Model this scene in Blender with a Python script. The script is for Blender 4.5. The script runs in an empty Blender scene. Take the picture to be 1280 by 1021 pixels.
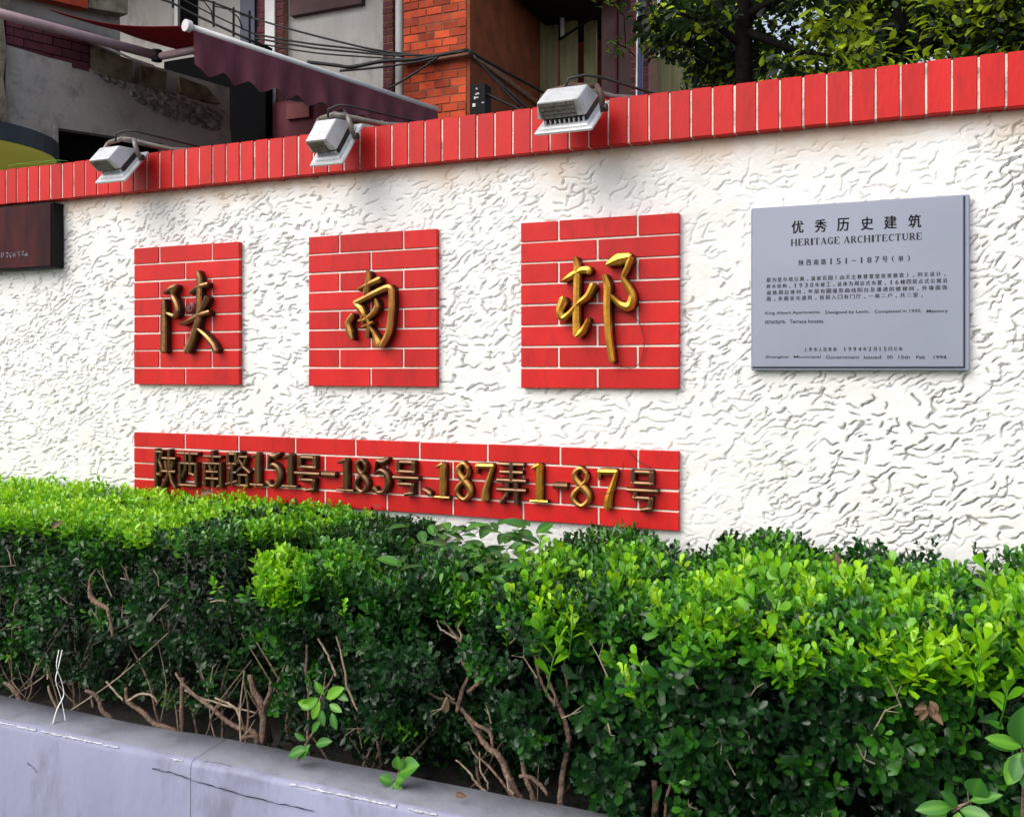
import bpy, bmesh, math, random
import numpy as np
from mathutils import Vector, Matrix

random.seed(7)
rng = np.random.default_rng(11)
SC = bpy.context.scene
COL = SC.collection

# ------------------------------------------------------------------ camera, sky, sun, exposure
F_PX = 1150.0
YAW = math.radians(22.768)
CAM = np.array([0.0, -2.63, 1.5])
cam_d = bpy.data.cameras.new('camera')
cam = bpy.data.objects.new('camera', cam_d)
COL.objects.link(cam)
cam.location = CAM
cam.rotation_euler = (math.radians(90), 0, YAW)
cam_d.sensor_width = 36.0
cam_d.lens = 36.0 * F_PX / 1280.0
cam_d.shift_y = -50.5 / 1280.0
cam_d.clip_start = 0.05
cam_d.clip_end = 3000
SC.camera = cam

SUN_EL, SUN_AZ = math.radians(44), math.radians(-30)     # azimuth measured from -y (street side), negative = from the left
w = bpy.data.worlds.new('World')
SC.world = w
w.use_nodes = True
nt = w.node_tree
bg = nt.nodes['Background']
sky = nt.nodes.new('ShaderNodeTexSky')
sky.sky_type = 'NISHITA'
sky.sun_disc = False
sky.sun_elevation = SUN_EL
sun_vec = Vector((math.sin(SUN_AZ) * math.cos(SUN_EL), -math.cos(SUN_AZ) * math.cos(SUN_EL), math.sin(SUN_EL)))
sky.sun_rotation = math.atan2(sun_vec.x, sun_vec.y)
sky.air_density = 1.0
sky.dust_density = 3.0
sky.ozone_density = 1.0
hs = nt.nodes.new('ShaderNodeHueSaturation')
hs.inputs['Saturation'].default_value = 0.55
nt.links.new(sky.outputs[0], hs.inputs['Color'])
nt.links.new(hs.outputs[0], bg.inputs['Color'])
bg.inputs['Strength'].default_value = 0.12
sun_d = bpy.data.lights.new('sun', 'SUN')
sun_d.energy = 1.1
sun_d.angle = math.radians(60)
sun_d.color = (1.0, 0.955, 0.89)
sun = bpy.data.objects.new('sun', sun_d)
COL.objects.link(sun)
sun.location = (-6, -8, 14)
sun.rotation_euler = (-sun_vec).to_track_quat('-Z', 'Y').to_euler()
vs = SC.view_settings
vs.view_transform = 'Standard'
vs.look = 'None'
vs.gamma = 1.0
vs.use_curve_mapping = False
vs.exposure = 0.90
SC.cycles.max_bounces = 6
SC.cycles.transparent_max_bounces = 8

# ------------------------------------------------------------------ geometry from the photograph's perspective
RIGHT = np.array([math.cos(YAW), math.sin(YAW), 0.0])
FWD = np.array([-math.sin(YAW), math.cos(YAW), 0.0])
UP = np.array([0.0, 0.0, 1.0])

def ray(px, py):
    return RIGHT * ((px - 640.0) / F_PX) + UP * ((460.0 - py) / F_PX) + FWD

def on_y(px, py, y):                     # where a sight line meets the plane y = const
    r = ray(px, py)
    return CAM + r * ((y - CAM[1]) / r[1])

def at_z(px, py, d):                     # point at distance d along the view axis
    return CAM + ray(px, py) * d

def on_plane(px, py, p0, n):
    r = ray(px, py)
    return CAM + r * (np.dot(p0 - CAM, n) / np.dot(r, n))

# ------------------------------------------------------------------ mesh helpers
class MB:
    def __init__(self):
        self.v, self.f, self.side = [], [], []
    def add(self, vs, fs):
        b = len(self.v)
        self.v += [tuple(map(float, p)) for p in vs]
        self.f += [tuple(b + i for i in f) for f in fs]
        return self
    def box(self, a, b):
        x0, y0, z0 = a; x1, y1, z1 = b
        return self.add([(x0, y0, z0), (x1, y0, z0), (x1, y1, z0), (x0, y1, z0), (x0, y0, z1), (x1, y0, z1), (x1, y1, z1), (x0, y1, z1)],
                        [(0, 3, 2, 1), (4, 5, 6, 7), (0, 1, 5, 4), (1, 2, 6, 5), (2, 3, 7, 6), (3, 0, 4, 7)])
    def prism(self, poly, off):          # polygon (list of points) extruded by vector off
        n = len(poly)
        off = np.array(off)
        vs = [np.array(p) for p in poly] + [np.array(p) + off for p in poly]
        fs = [tuple(range(n))[::-1], tuple(range(n, 2 * n))] + [(i, (i + 1) % n, n + (i + 1) % n, n + i) for i in range(n)]
        return self.add(vs, fs)
    def tube(self, pts, rad, n=8, cap=True):
        pts = [np.array(p, float) for p in pts]
        if not hasattr(rad, '__len__'): rad = [rad] * len(pts)
        rings = []
        ref = None
        for i, p in enumerate(pts):
            t = pts[min(i + 1, len(pts) - 1)] - pts[max(i - 1, 0)]
            t = t / (np.linalg.norm(t) + 1e-12)
            if ref is None:
                ref = np.array([0, 0, 1.0]) if abs(t[2]) < 0.8 else np.array([1.0, 0, 0])
            u = np.cross(t, ref); u /= np.linalg.norm(u) + 1e-12
            v = np.cross(u, t)
            ref = v
            rings.append([p + rad[i] * (math.cos(2 * math.pi * k / n) * u + math.sin(2 * math.pi * k / n) * v) for k in range(n)])
        vs = [q for r in rings for q in r]
        fs = []
        for i in range(len(rings) - 1):
            for k in range(n):
                fs.append((i * n + k, i * n + (k + 1) % n, (i + 1) * n + (k + 1) % n, (i + 1) * n + k))
        if cap:
            fs.append(tuple(range(n))[::-1]); fs.append(tuple(range((len(rings) - 1) * n, len(rings) * n)))
        return self.add(vs, fs)

WORLD = {}                                # world origin of every object built
def link(o, parent=None, at=None):
    COL.objects.link(o)
    po = WORLD.get(parent.as_pointer(), np.zeros(3)) if parent else np.zeros(3)
    at = po if at is None else np.array(at, float)
    if parent: o.parent = parent
    o.location = at - po
    WORLD[o.as_pointer()] = at
    return o

def mesh_data(name, mb, m, at=(0, 0, 0), smooth=False, bevel=0, seg=1, weld=False):
    me = bpy.data.meshes.new(name)
    v = np.array(mb.v, float) - np.array(at, float)
    me.from_pydata(v.tolist(), [], mb.f)
    if bevel or weld:
        bm = bmesh.new(); bm.from_mesh(me)
        if weld: bmesh.ops.remove_doubles(bm, verts=bm.verts, dist=1e-5)
        bmesh.ops.recalc_face_normals(bm, faces=bm.faces)
        if bevel: bmesh.ops.bevel(bm, geom=list(bm.edges), offset=bevel, segments=seg, affect='EDGES', profile=0.5)
        bm.to_mesh(me); bm.free()
    if m: me.materials.append(m)
    if mb.side:
        me.materials.append(M_SIDE)
        for i in mb.side: me.polygons[i].material_index = 1
    if smooth: me.polygons.foreach_set('use_smooth', [True] * len(me.polygons))
    me.update()
    return me

def build(name, mb, m, parent=None, at=None, **k):
    po = WORLD.get(parent.as_pointer(), np.zeros(3)) if parent else np.zeros(3)
    at = po if at is None else np.array(at, float)
    o = bpy.data.objects.new(name, mesh_data(name, mb, m, at, **k))
    return link(o, parent, at)

def instance(name, me, parent, at, rot=None, scale=None):
    o = bpy.data.objects.new(name, me)
    link(o, parent, at)
    if rot is not None: o.rotation_euler = rot
    if scale is not None: o.scale = scale
    return o

def thing(name, label, cat, at, group=None):
    o = bpy.data.objects.new(name, None)
    o.empty_display_size = 0.1
    link(o, None, at)
    o['label'] = label; o['category'] = cat
    if group: o['group'] = group
    return o

def tag(o, label=None, cat=None, group=None, kind=None):
    if label: o['label'] = label
    if cat: o['category'] = cat
    if group: o['group'] = group
    if kind: o['kind'] = kind
    return o

def copy_tree(o, parent, at):
    c = o.copy(); COL.objects.link(c)
    if parent: c.parent = parent
    else: WORLD[c.as_pointer()] = np.array(at, float); c.location = at
    for ch in o.children: copy_tree(ch, c, None)
    return c

def noise2(x, y, seed=0):                # smooth value noise, -1..1
    xi, yi = np.floor(x).astype(np.int64), np.floor(y).astype(np.int64)
    xf, yf = x - xi, y - yi
    u, v = xf * xf * (3 - 2 * xf), yf * yf * (3 - 2 * yf)
    def h(a, b):
        n = (a * 374761393 + b * 668265263 + seed * 974711) & 0xffffffff
        n = ((n ^ (n >> 13)) * 1274126177) & 0xffffffff
        return ((n ^ (n >> 16)) & 0xffff) / 32767.5 - 1
    return (h(xi, yi) * (1 - u) + h(xi + 1, yi) * u) * (1 - v) + (h(xi, yi + 1) * (1 - u) + h(xi + 1, yi + 1) * u) * v

# ------------------------------------------------------------------ materials
def srgb(h):
    h = h.lstrip('#'); c = [int(h[i:i + 2], 16) / 255 for i in (0, 2, 4)]
    return tuple(x / 12.92 if x < 0.04045 else ((x + 0.055) / 1.055) ** 2.4 for x in c)

def mat(name, c1, c2=None, scale=6, rough=0.7, metal=0.0, bump=0.0, bscale=40, spread=None, dirt=None, dscale=3, damt=0.5, stretch=None, spec=0.5, island=0.0):
    m = bpy.data.materials.new(name); m.use_nodes = True
    N, L = m.node_tree.nodes, m.node_tree.links
    b = N['Principled BSDF']
    b.inputs['Roughness'].default_value = rough
    b.inputs['Metallic'].default_value = metal
    b.inputs['Specular IOR Level'].default_value = spec
    g = N.new('ShaderNodeNewGeometry')
    pos = g.outputs['Position']
    if stretch:
        mp = N.new('ShaderNodeMapping'); mp.inputs['Scale'].default_value = stretch
        L.new(pos, mp.inputs['Vector']); pos = mp.outputs[0]
    col = None
    if c2 is not None:
        n = N.new('ShaderNodeTexNoise'); n.inputs['Scale'].default_value = scale; n.inputs['Detail'].default_value = 6; n.inputs['Roughness'].default_value = 0.62
        L.new(pos, n.inputs['Vector'])
        r = N.new('ShaderNodeMapRange'); r.inputs[1].default_value = 0.35; r.inputs[2].default_value = 0.65
        L.new(n.outputs[0], r.inputs[0])
        mx = N.new('ShaderNodeMix'); mx.data_type = 'RGBA'
        mx.inputs[6].default_value = (*c1, 1); mx.inputs[7].default_value = (*c2, 1)
        L.new(r.outputs[0], mx.inputs[0]); col = mx.outputs[2]
        rr = N.new('ShaderNodeMapRange'); rr.inputs[3].default_value = max(0.05, rough - 0.1); rr.inputs[4].default_value = min(1, rough + 0.12)
        L.new(n.outputs[0], rr.inputs[0]); L.new(rr.outputs[0], b.inputs['Roughness'])
    if dirt is not None:
        n = N.new('ShaderNodeTexNoise'); n.inputs['Scale'].default_value = dscale; n.inputs['Detail'].default_value = 9; n.inputs['Roughness'].default_value = 0.7
        L.new(pos, n.inputs['Vector'])
        r = N.new('ShaderNodeMapRange'); r.inputs[1].default_value = 0.52; r.inputs[2].default_value = 0.72; r.inputs[4].default_value = damt
        L.new(n.outputs[0], r.inputs[0])
        mx = N.new('ShaderNodeMix'); mx.data_type = 'RGBA'
        if col: L.new(col, mx.inputs[6])
        else: mx.inputs[6].default_value = (*c1, 1)
        mx.inputs[7].default_value = (*dirt, 1)
        L.new(r.outputs[0], mx.inputs[0]); col = mx.outputs[2]
    if spread:
        oi = N.new('ShaderNodeObjectInfo')
        h = N.new('ShaderNodeHueSaturation')
        r = N.new('ShaderNodeMapRange'); r.inputs[3].default_value = 1 - spread; r.inputs[4].default_value = 1 + spread
        L.new(oi.outputs['Random'], r.inputs[0]); L.new(r.outputs[0], h.inputs['Value'])
        if col: L.new(col, h.inputs['Color'])
        else: h.inputs['Color'].default_value = (*c1, 1)
        col = h.outputs[0]
    if col: L.new(col, b.inputs['Base Color'])
    else: b.inputs['Base Color'].default_value = (*c1, 1)
    if bump:
        n = N.new('ShaderNodeTexNoise'); n.inputs['Scale'].default_value = bscale; n.inputs['Detail'].default_value = 5
        L.new(pos, n.inputs['Vector'])
        bp = N.new('ShaderNodeBump'); bp.inputs['Strength'].default_value = bump; bp.inputs['Distance'].default_value = 0.01
        L.new(n.outputs[0], bp.inputs['Height']); L.new(bp.outputs[0], b.inputs['Normal'])
    return m

def leaf_mat(name, stops, rough=0.35, trans=0.25, tmul=1.6):
    m = bpy.data.materials.new(name); m.use_nodes = True
    N, L = m.node_tree.nodes, m.node_tree.links
    b = N['Principled BSDF']; out = N['Material Output']
    b.inputs['Roughness'].default_value = rough
    a = N.new('ShaderNodeAttribute'); a.attribute_name = 'leaf_tone'  # one value for leaf age and for painted light and shade
    cr = N.new('ShaderNodeValToRGB')
    el = cr.color_ramp.elements
    el[0].position = stops[0][0]; el[0].color = (*stops[0][1], 1)
    el[1].position = stops[-1][0]; el[1].color = (*stops[-1][1], 1)
    for p, c in stops[1:-1]:
        e = el.new(p); e.color = (*c, 1)
    L.new(a.outputs['Fac'], cr.inputs[0])
    L.new(cr.outputs[0], b.inputs['Base Color'])
    t = N.new('ShaderNodeBsdfTranslucent')
    h = N.new('ShaderNodeHueSaturation'); h.inputs['Value'].default_value = tmul; h.inputs['Hue'].default_value = 0.49
    L.new(cr.outputs[0], h.inputs['Color']); L.new(h.outputs[0], t.inputs['Color'])
    mx = N.new('ShaderNodeMixShader'); mx.inputs[0].default_value = trans
    L.new(b.outputs[0], mx.inputs[1]); L.new(t.outputs[0], mx.inputs[2]); L.new(mx.outputs[0], out.inputs['Surface'])
    return m

M_RED = mat('red_glazed_brick', (0.46, 0.0085, 0.008), (0.56, 0.013, 0.011), scale=7, rough=0.45, bump=0.10, bscale=90, spread=0.11, stretch=(1, 1, .35), spec=0.25, dirt=(0.22, 0.012, 0.012), dscale=22, damt=0.5)
def translucent(m, col, f):
    N, L = m.node_tree.nodes, m.node_tree.links
    t = N.new('ShaderNodeBsdfTranslucent'); t.inputs['Color'].default_value = (*col, 1)
    x = N.new('ShaderNodeMixShader'); x.inputs[0].default_value = f
    L.new(N['Principled BSDF'].outputs[0], x.inputs[1]); L.new(t.outputs[0], x.inputs[2]); L.new(x.outputs[0], N['Material Output'].inputs['Surface'])
M_MORTAR = mat('pale_mortar', (0.72, 0.68, 0.60), (0.60, 0.55, 0.47), scale=30, rough=0.9, bump=0.3, bscale=200, dirt=(0.03, 0.02, 0.018), dscale=11, damt=1.0)
M_MORTAR_CLEAN = mat('white_mortar', (0.80, 0.76, 0.68), (0.70, 0.64, 0.56), scale=30, rough=0.9, bump=0.3, bscale=200)
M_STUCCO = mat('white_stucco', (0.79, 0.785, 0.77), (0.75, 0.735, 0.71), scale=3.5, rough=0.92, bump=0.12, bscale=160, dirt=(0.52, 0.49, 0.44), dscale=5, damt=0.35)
def add_stain_and_shade(m, z0, z1, col, amt):
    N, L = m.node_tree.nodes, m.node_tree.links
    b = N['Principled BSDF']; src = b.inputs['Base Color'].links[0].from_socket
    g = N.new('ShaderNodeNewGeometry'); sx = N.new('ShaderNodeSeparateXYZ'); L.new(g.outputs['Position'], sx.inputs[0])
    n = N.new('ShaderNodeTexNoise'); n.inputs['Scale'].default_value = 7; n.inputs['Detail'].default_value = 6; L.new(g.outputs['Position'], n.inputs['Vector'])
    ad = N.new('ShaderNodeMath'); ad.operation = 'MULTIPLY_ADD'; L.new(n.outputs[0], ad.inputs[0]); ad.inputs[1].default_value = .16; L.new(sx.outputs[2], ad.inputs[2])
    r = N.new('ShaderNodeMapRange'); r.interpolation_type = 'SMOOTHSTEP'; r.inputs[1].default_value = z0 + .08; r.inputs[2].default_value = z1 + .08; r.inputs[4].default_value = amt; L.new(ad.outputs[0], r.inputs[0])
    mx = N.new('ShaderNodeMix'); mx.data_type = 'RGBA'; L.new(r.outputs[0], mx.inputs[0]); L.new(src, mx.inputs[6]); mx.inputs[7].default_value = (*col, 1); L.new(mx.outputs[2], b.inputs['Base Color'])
add_stain_and_shade(M_STUCCO, 2.06, 2.16, (0.56, 0.40, 0.27), .75)  # tan brick-wash stain, with shade under the coping painted in
M_PLAQUE = mat('grey_lilac_plaque', srgb('#868b9b'), srgb('#8f94a3'), scale=2, rough=0.38, metal=0.25)
M_BLACK = mat('black_print', (0.012, 0.012, 0.016), rough=0.6)
M_GROOVE_SHADE = mat('painted_groove_shade', (0.02, 0.025, 0.06), rough=0.6)
M_BRONZE = mat('dull_brown_bronze', (0.36, 0.185, 0.075), (0.16, 0.085, 0.042), scale=14, rough=0.27, metal=0.85, bump=0.05, bscale=60)
M_BRONZE_DARK = mat('dark_brown_bronze', (0.20, 0.105, 0.050), (0.10, 0.055, 0.032), scale=14, rough=0.30, metal=0.8, bump=0.05, bscale=60)
M_SIDE = mat('dark_bronze_side_shade', (0.045, 0.026, 0.016), (0.025, 0.015, 0.010), scale=20, rough=0.5, metal=0.4)  # dark bronze sides, with the strokes' outline shadow painted in
M_BRASS = mat('worn_brass', (0.58, 0.29, 0.065), (0.30, 0.145, 0.04), scale=14, rough=0.28, metal=0.8, bump=0.05, bscale=60)
M_GOLD = mat('bright_gold', (0.72, 0.36, 0.045), (0.48, 0.22, 0.03), scale=16, rough=0.25, metal=0.85, bump=0.06, bscale=50)
M_LAMP = mat('light_grey_lamp_paint', (0.58, 0.60, 0.62), (0.50, 0.51, 0.52), scale=20, rough=0.42, metal=0.15, dirt=(0.2, 0.2, 0.19), dscale=16, damt=0.5)
M_GASK2 = mat('black_lamp_gasket', (0.012, 0.012, 0.012), rough=0.6)
M_LENS = mat('lamp_glass', (0.35, 0.37, 0.38), rough=0.08)
M_BRKT = mat('grey_bracket', (0.22, 0.215, 0.20), (0.16, 0.12, 0.10), scale=25, rough=0.5, metal=0.4)
M_RUST = mat('rusty_bracket', (0.13, 0.07, 0.05), (0.06, 0.04, 0.03), scale=30, rough=0.7, metal=0.3)
M_CABLE = mat('black_cable', (0.012, 0.012, 0.013), rough=0.55)
M_KERB = mat('lavender_grey_paint', (0.265, 0.28, 0.40), (0.205, 0.215, 0.31), scale=2.2, rough=0.66, bump=0.22, bscale=70, dirt=(0.11, 0.11, 0.14), dscale=6, damt=0.75, stretch=(1, 1, 0.45))
M_KERBTOP = mat('grey_cement_cap', (0.26, 0.27, 0.32), (0.19, 0.20, 0.24), scale=6, rough=0.75, bump=0.2, bscale=60, dirt=(0.12, 0.12, 0.13), dscale=9, damt=0.6)
M_CHIP = mat('white_worn_edge', (0.62, 0.62, 0.66), (0.40, 0.40, 0.44), scale=40, rough=0.9, bump=0.5, bscale=120)
M_SOIL = mat('dark_soil', (0.016, 0.012, 0.009), (0.008, 0.006, 0.005), scale=20, rough=1.0, bump=0.8, bscale=60)
M_PAVE = mat('asphalt_pavement', (0.10, 0.10, 0.10), (0.07, 0.07, 0.07), scale=8, rough=0.9, bump=0.3, bscale=100)
M_BARK = mat('shrub_bark', (0.23, 0.145, 0.10), (0.10, 0.065, 0.048), scale=45, rough=0.9, bump=0.9, bscale=120)
M_TWIG = mat('pale_dry_twig', (0.36, 0.28, 0.20), (0.20, 0.14, 0.10), scale=60, rough=0.8)
M_TRUNK = mat('dark_tree_bark', (0.007, 0.006, 0.005), (0.004, 0.0035, 0.003), scale=30, rough=1.0, spec=0.1, bump=0.6, bscale=40)
M_DRY = mat('dry_brown_leaf', (0.20, 0.115, 0.06), (0.09, 0.05, 0.03), scale=60, rough=0.7)
M_RIBBON = mat('white_plastic', (0.72, 0.72, 0.72), rough=0.4)
M_OB = mat('orange_red_brick', (0.60, 0.080, 0.016), (0.44, 0.048, 0.014), scale=10, rough=0.8, bump=0.3, bscale=90, spread=0.45, dirt=(0.20, 0.05, 0.04), dscale=4, damt=0.6)
M_OBM = mat('old_brick_mortar', (0.30, 0.17, 0.11), (0.22, 0.10, 0.06), scale=20, rough=0.95)
M_BROWN = mat('brown_brick_side', (0.32, 0.075, 0.020), (0.18, 0.045, 0.014), scale=5, rough=0.85, bump=0.3, bscale=60)
M_PURPLE = mat('purple_red_brick', (0.13, 0.028, 0.04), (0.085, 0.02, 0.03), scale=6, rough=0.85, bump=0.2, bscale=60, spread=0.3)
M_PALE = mat('pale_render', (0.52, 0.50, 0.475), (0.42, 0.40, 0.375), scale=3, rough=0.9, bump=0.3, bscale=80, dirt=(0.13, 0.115, 0.10), dscale=4, damt=0.7, stretch=(1, 1, 0.4))
M_CONC = mat('weathered_cement_render', (0.46, 0.44, 0.41), (0.32, 0.30, 0.28), scale=1.6, rough=0.92, bump=0.3, bscale=50, dirt=(0.03, 0.027, 0.024), dscale=2.6, damt=0.8)
M_RUBBLE = mat('broken_render', (0.34, 0.32, 0.28), (0.12, 0.11, 0.09), scale=14, rough=0.95, bump=0.8, bscale=60)
M_STONE = mat('pale_mossy_render', (0.30, 0.275, 0.19), (0.13, 0.115, 0.08), scale=7, rough=0.95, bump=0.5, bscale=60, dirt=(0.035, 0.03, 0.02), dscale=7, damt=0.8)
M_DARK = mat('dark_interior_and_shade', (0.006, 0.006, 0.007), rough=1.0, spec=0.03)
M_FRAME = mat('dark_painted_steel', (0.008, 0.0075, 0.008), rough=0.6, spec=0.15)
M_BURG = mat('burgundy_awning_cloth', (0.115, 0.016, 0.026), (0.085, 0.012, 0.020), scale=5, rough=0.85, bump=0.1, bscale=200)
M_VAL = mat('faded_burgundy_valance', (0.25, 0.075, 0.105), (0.14, 0.038, 0.058), scale=6, rough=0.85, stretch=(1, 1, 0.25))
M_PINK = mat('mauve_painted_tube', (0.36, 0.25, 0.27), (0.29, 0.19, 0.21), scale=8, rough=0.45)
M_WHITE = mat('white_paint', (0.78, 0.78, 0.77), (0.66, 0.66, 0.65), scale=8, rough=0.5)
M_TIMBER = mat('pale_weathered_board', (0.31, 0.29, 0.15), (0.20, 0.18, 0.09), scale=9, rough=0.85, bump=0.4, bscale=40, stretch=(3, 3, 0.3))
M_REDWOOD = mat('dark_red_panel', (0.055, 0.006, 0.008), (0.035, 0.004, 0.005), scale=6, rough=0.6)
M_BLUEPIPE = mat('dark_blue_pipe', (0.035, 0.045, 0.11), rough=0.3)
M_TEAL = mat('dark_teal_cloth', (0.010, 0.022, 0.030), rough=0.5)
M_OLIVE = mat('olive_cloth', (0.20, 0.19, 0.055), (0.13, 0.125, 0.035), scale=7, rough=0.8)
M_SIGN = mat('dark_red_sign_board', (0.060, 0.012, 0.012), (0.020, 0.007, 0.011), scale=3, rough=0.6, spec=0.12, dirt=(0.012, 0.010, 0.014), dscale=6, damt=0.7, stretch=(3, 3, 0.6))
M_SIGNTXT = mat('faded_blue_grey_print', (0.18, 0.24, 0.30), rough=0.7)
M_BRICKSTUD = mat('dark_red_boss', (0.12, 0.012, 0.012), rough=0.35)
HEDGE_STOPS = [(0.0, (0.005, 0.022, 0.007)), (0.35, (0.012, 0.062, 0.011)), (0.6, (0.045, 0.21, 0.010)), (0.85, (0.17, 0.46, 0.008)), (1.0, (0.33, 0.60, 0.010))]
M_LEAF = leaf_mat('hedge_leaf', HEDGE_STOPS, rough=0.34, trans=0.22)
M_BROAD = leaf_mat('broad_leaf', [(0.0, (0.014, 0.060, 0.016)), (0.5, (0.040, 0.17, 0.018)), (1.0, (0.13, 0.36, 0.015))], rough=0.4, trans=0.2)
M_TREELEAF = leaf_mat('tree_leaf', [(0.0, (0.004, 0.010, 0.004)), (0.5, (0.030, 0.095, 0.010)), (1.0, (0.42, 0.58, 0.015))], rough=0.55, trans=0.3)

translucent(M_BURG, (0.30, 0.012, 0.022), .5)
translucent(M_OLIVE, (0.40, 0.38, 0.06), .5)
translucent(M_VAL, (0.25, 0.05, 0.08), .3)

# ------------------------------------------------------------------ ground
g = MB().box((-400, -400, -0.2), (400, 400, 0.0))
tag(build('pavement', g, M_PAVE), kind='structure')

# ------------------------------------------------------------------ boundary wall
wall = thing('boundary_wall', 'long white stucco wall with red brick coping and red brick panels, behind the hedge', 'wall', (-1.5, 0.1, 0))
Z_COP0, Z_COP1 = 2.150, 2.287
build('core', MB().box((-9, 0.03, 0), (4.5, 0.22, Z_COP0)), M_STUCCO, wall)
# stucco sheet: troweled ledges and furrows as real relief
xs = np.concatenate([np.linspace(-8.9, -3.75, 260)[:-1], (-3.75 + 4.25 * (lambda t: 1.28 * t - .28 * t * t)(np.linspace(0, 1, 1150))), np.linspace(0.50, 4.4, 200)[1:]])
zs = np.concatenate([np.linspace(0.0, 0.92, 40)[:-1], np.linspace(0.92, Z_COP0 + 0.004, 410)])
XX, ZZ = np.meshgrid(xs, zs)
def ridges(pitch, ang, wx, sl, seed):
    ca, sa = math.cos(ang), math.sin(ang)
    a = XX * ca + ZZ * sa; b = -XX * sa + ZZ * ca            # along / across the stroke
    t = b / pitch + 0.55 * noise2(a / wx, b / sl, seed) + 0.40 * noise2(a / (wx * 0.30), b / (sl * 0.5), seed + 1) + 0.9 * noise2(XX / 0.30, ZZ / 0.30, seed + 2)
    fr = t - np.floor(t)
    cell = np.floor(t)
    amp = np.clip(-0.12 + 2.6 * noise2(a / (wx * 0.50), cell * 3.7, seed + 3), 0, 1)
    return fr, amp
fr1, am1 = ridges(0.0175, 0.60, 0.050, 0.050, 3)
fr2, am2 = ridges(0.021, 0.10, 0.060, 0.060, 21)
fr3, am3 = ridges(0.036, 1.05, 0.050, 0.070, 33)
sel = np.clip(0.5 + 2.2 * noise2(XX / 0.30, ZZ / 0.22, 40), 0, 1)
def led(fr, am):
    rise = np.maximum(1 - fr * 1.6, 0) ** 1.5
    furrow = np.exp(-((fr - 0.92) / 0.078) ** 2)
    return am * (0.0005 * rise - 0.0190 * furrow)
H = np.minimum(led(fr1, am1) * sel, led(fr2, am2) * (1 - sel * .6)) + 0.5 * np.maximum(led(fr1, am1), 0)
H = np.minimum(H, np.where(am3 > .55, led(fr3, am3), H))
patch = np.clip(0.8 + 1.1 * noise2(XX / 0.5, ZZ / 0.4, 55), 0.30, 1.1) * np.clip(.75 + .12 * (XX + 3), .6, 1.1)
H = H * patch + 0.0014 * noise2(XX / 0.10, ZZ / 0.08, 60) + 0.0004 * noise2(XX / 0.012, ZZ / 0.012, 61)
top = np.clip((ZZ - 2.02) / 0.10, 0, 1)
H = H * (1 - 0.55 * top) - 0.002 + 0.004 * top
YY = -H
nx, nz = len(xs), len(zs)
V = np.stack([XX, YY, ZZ], -1).reshape(-1, 3)
ii = (np.arange(nz - 1)[:, None] * nx + np.arange(nx - 1)[None, :]).reshape(-1)
Fq = np.stack([ii, ii + 1, ii + nx + 1, ii + nx], -1)
def np_mesh(name, V, F, m, smooth=True, attr=None):
    me = bpy.data.meshes.new(name)
    k = F.shape[1]
    me.vertices.add(len(V)); me.vertices.foreach_set('co', np.asarray(V, np.float32).ravel())
    me.loops.add(F.size); me.loops.foreach_set('vertex_index', F.astype(np.int32).ravel())
    me.polygons.add(len(F))
    me.polygons.foreach_set('loop_start', (np.arange(len(F)) * k).astype(np.int32))
    me.polygons.foreach_set('loop_total', np.full(len(F), k, np.int32))
    if smooth: me.polygons.foreach_set('use_smooth', np.ones(len(F), bool))
    if attr is not None:
        at = me.attributes.new('leaf_tone', 'FLOAT', 'POINT'); at.data.foreach_set('value', attr.astype(np.float32))
    me.materials.append(m)
    me.update(calc_edges=True)
    return me
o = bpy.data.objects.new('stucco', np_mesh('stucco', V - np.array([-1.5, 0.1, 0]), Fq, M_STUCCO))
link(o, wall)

# coping of upright bricks
cop = build('coping', MB().box((-9, -0.0365, Z_COP0 + 0.003), (4.5, 0.2165, Z_COP1 - 0.004)), M_MORTAR, wall)
P = 0.0606
me_cop = [mesh_data('coping_brick', MB().box((-0.0278, -0.020, -(Z_COP1 - Z_COP0) / 2), (0.0278, 0.020, (Z_COP1 - Z_COP0) / 2)), M_RED, bevel=0.0022)]
me_half = mesh_data('coping_brick_back', MB().box((-0.0278, -0.105, -(Z_COP1 - Z_COP0) / 2), (0.0278, 0.105, (Z_COP1 - Z_COP0) / 2)), M_RED, bevel=0.0022)
me_full = mesh_data('coping_brick_full', MB().box((-0.0278, -0.130, -(Z_COP1 - Z_COP0) / 2), (0.0278, 0.130, (Z_COP1 - Z_COP0) / 2)), M_RED, bevel=0.0022)
k0 = -52
for k in range(k0, 28):
    x = -0.5398 + 0.0303 + k * P
    instance('brick', me_full, cop, (x, -0.04 + 0.130 + random.uniform(-.0012, .0012), (Z_COP0 + Z_COP1) / 2 + random.uniform(-.0008, .0012)),
             (random.uniform(-.004, .004), random.uniform(-.006, .006), random.uniform(-.006, .006)))
# out-of-frame runs of the coping
r = MB()
for k in list(range(-138, k0)) + list(range(28, 80)):
    x = -0.5398 + 0.0303 + k * P
    r.box((x - 0.0278, -0.04, Z_COP0), (x + 0.0278, 0.22, Z_COP1))
tag(build('brick_run', r, M_RED, cop), kind='stuff')

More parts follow.
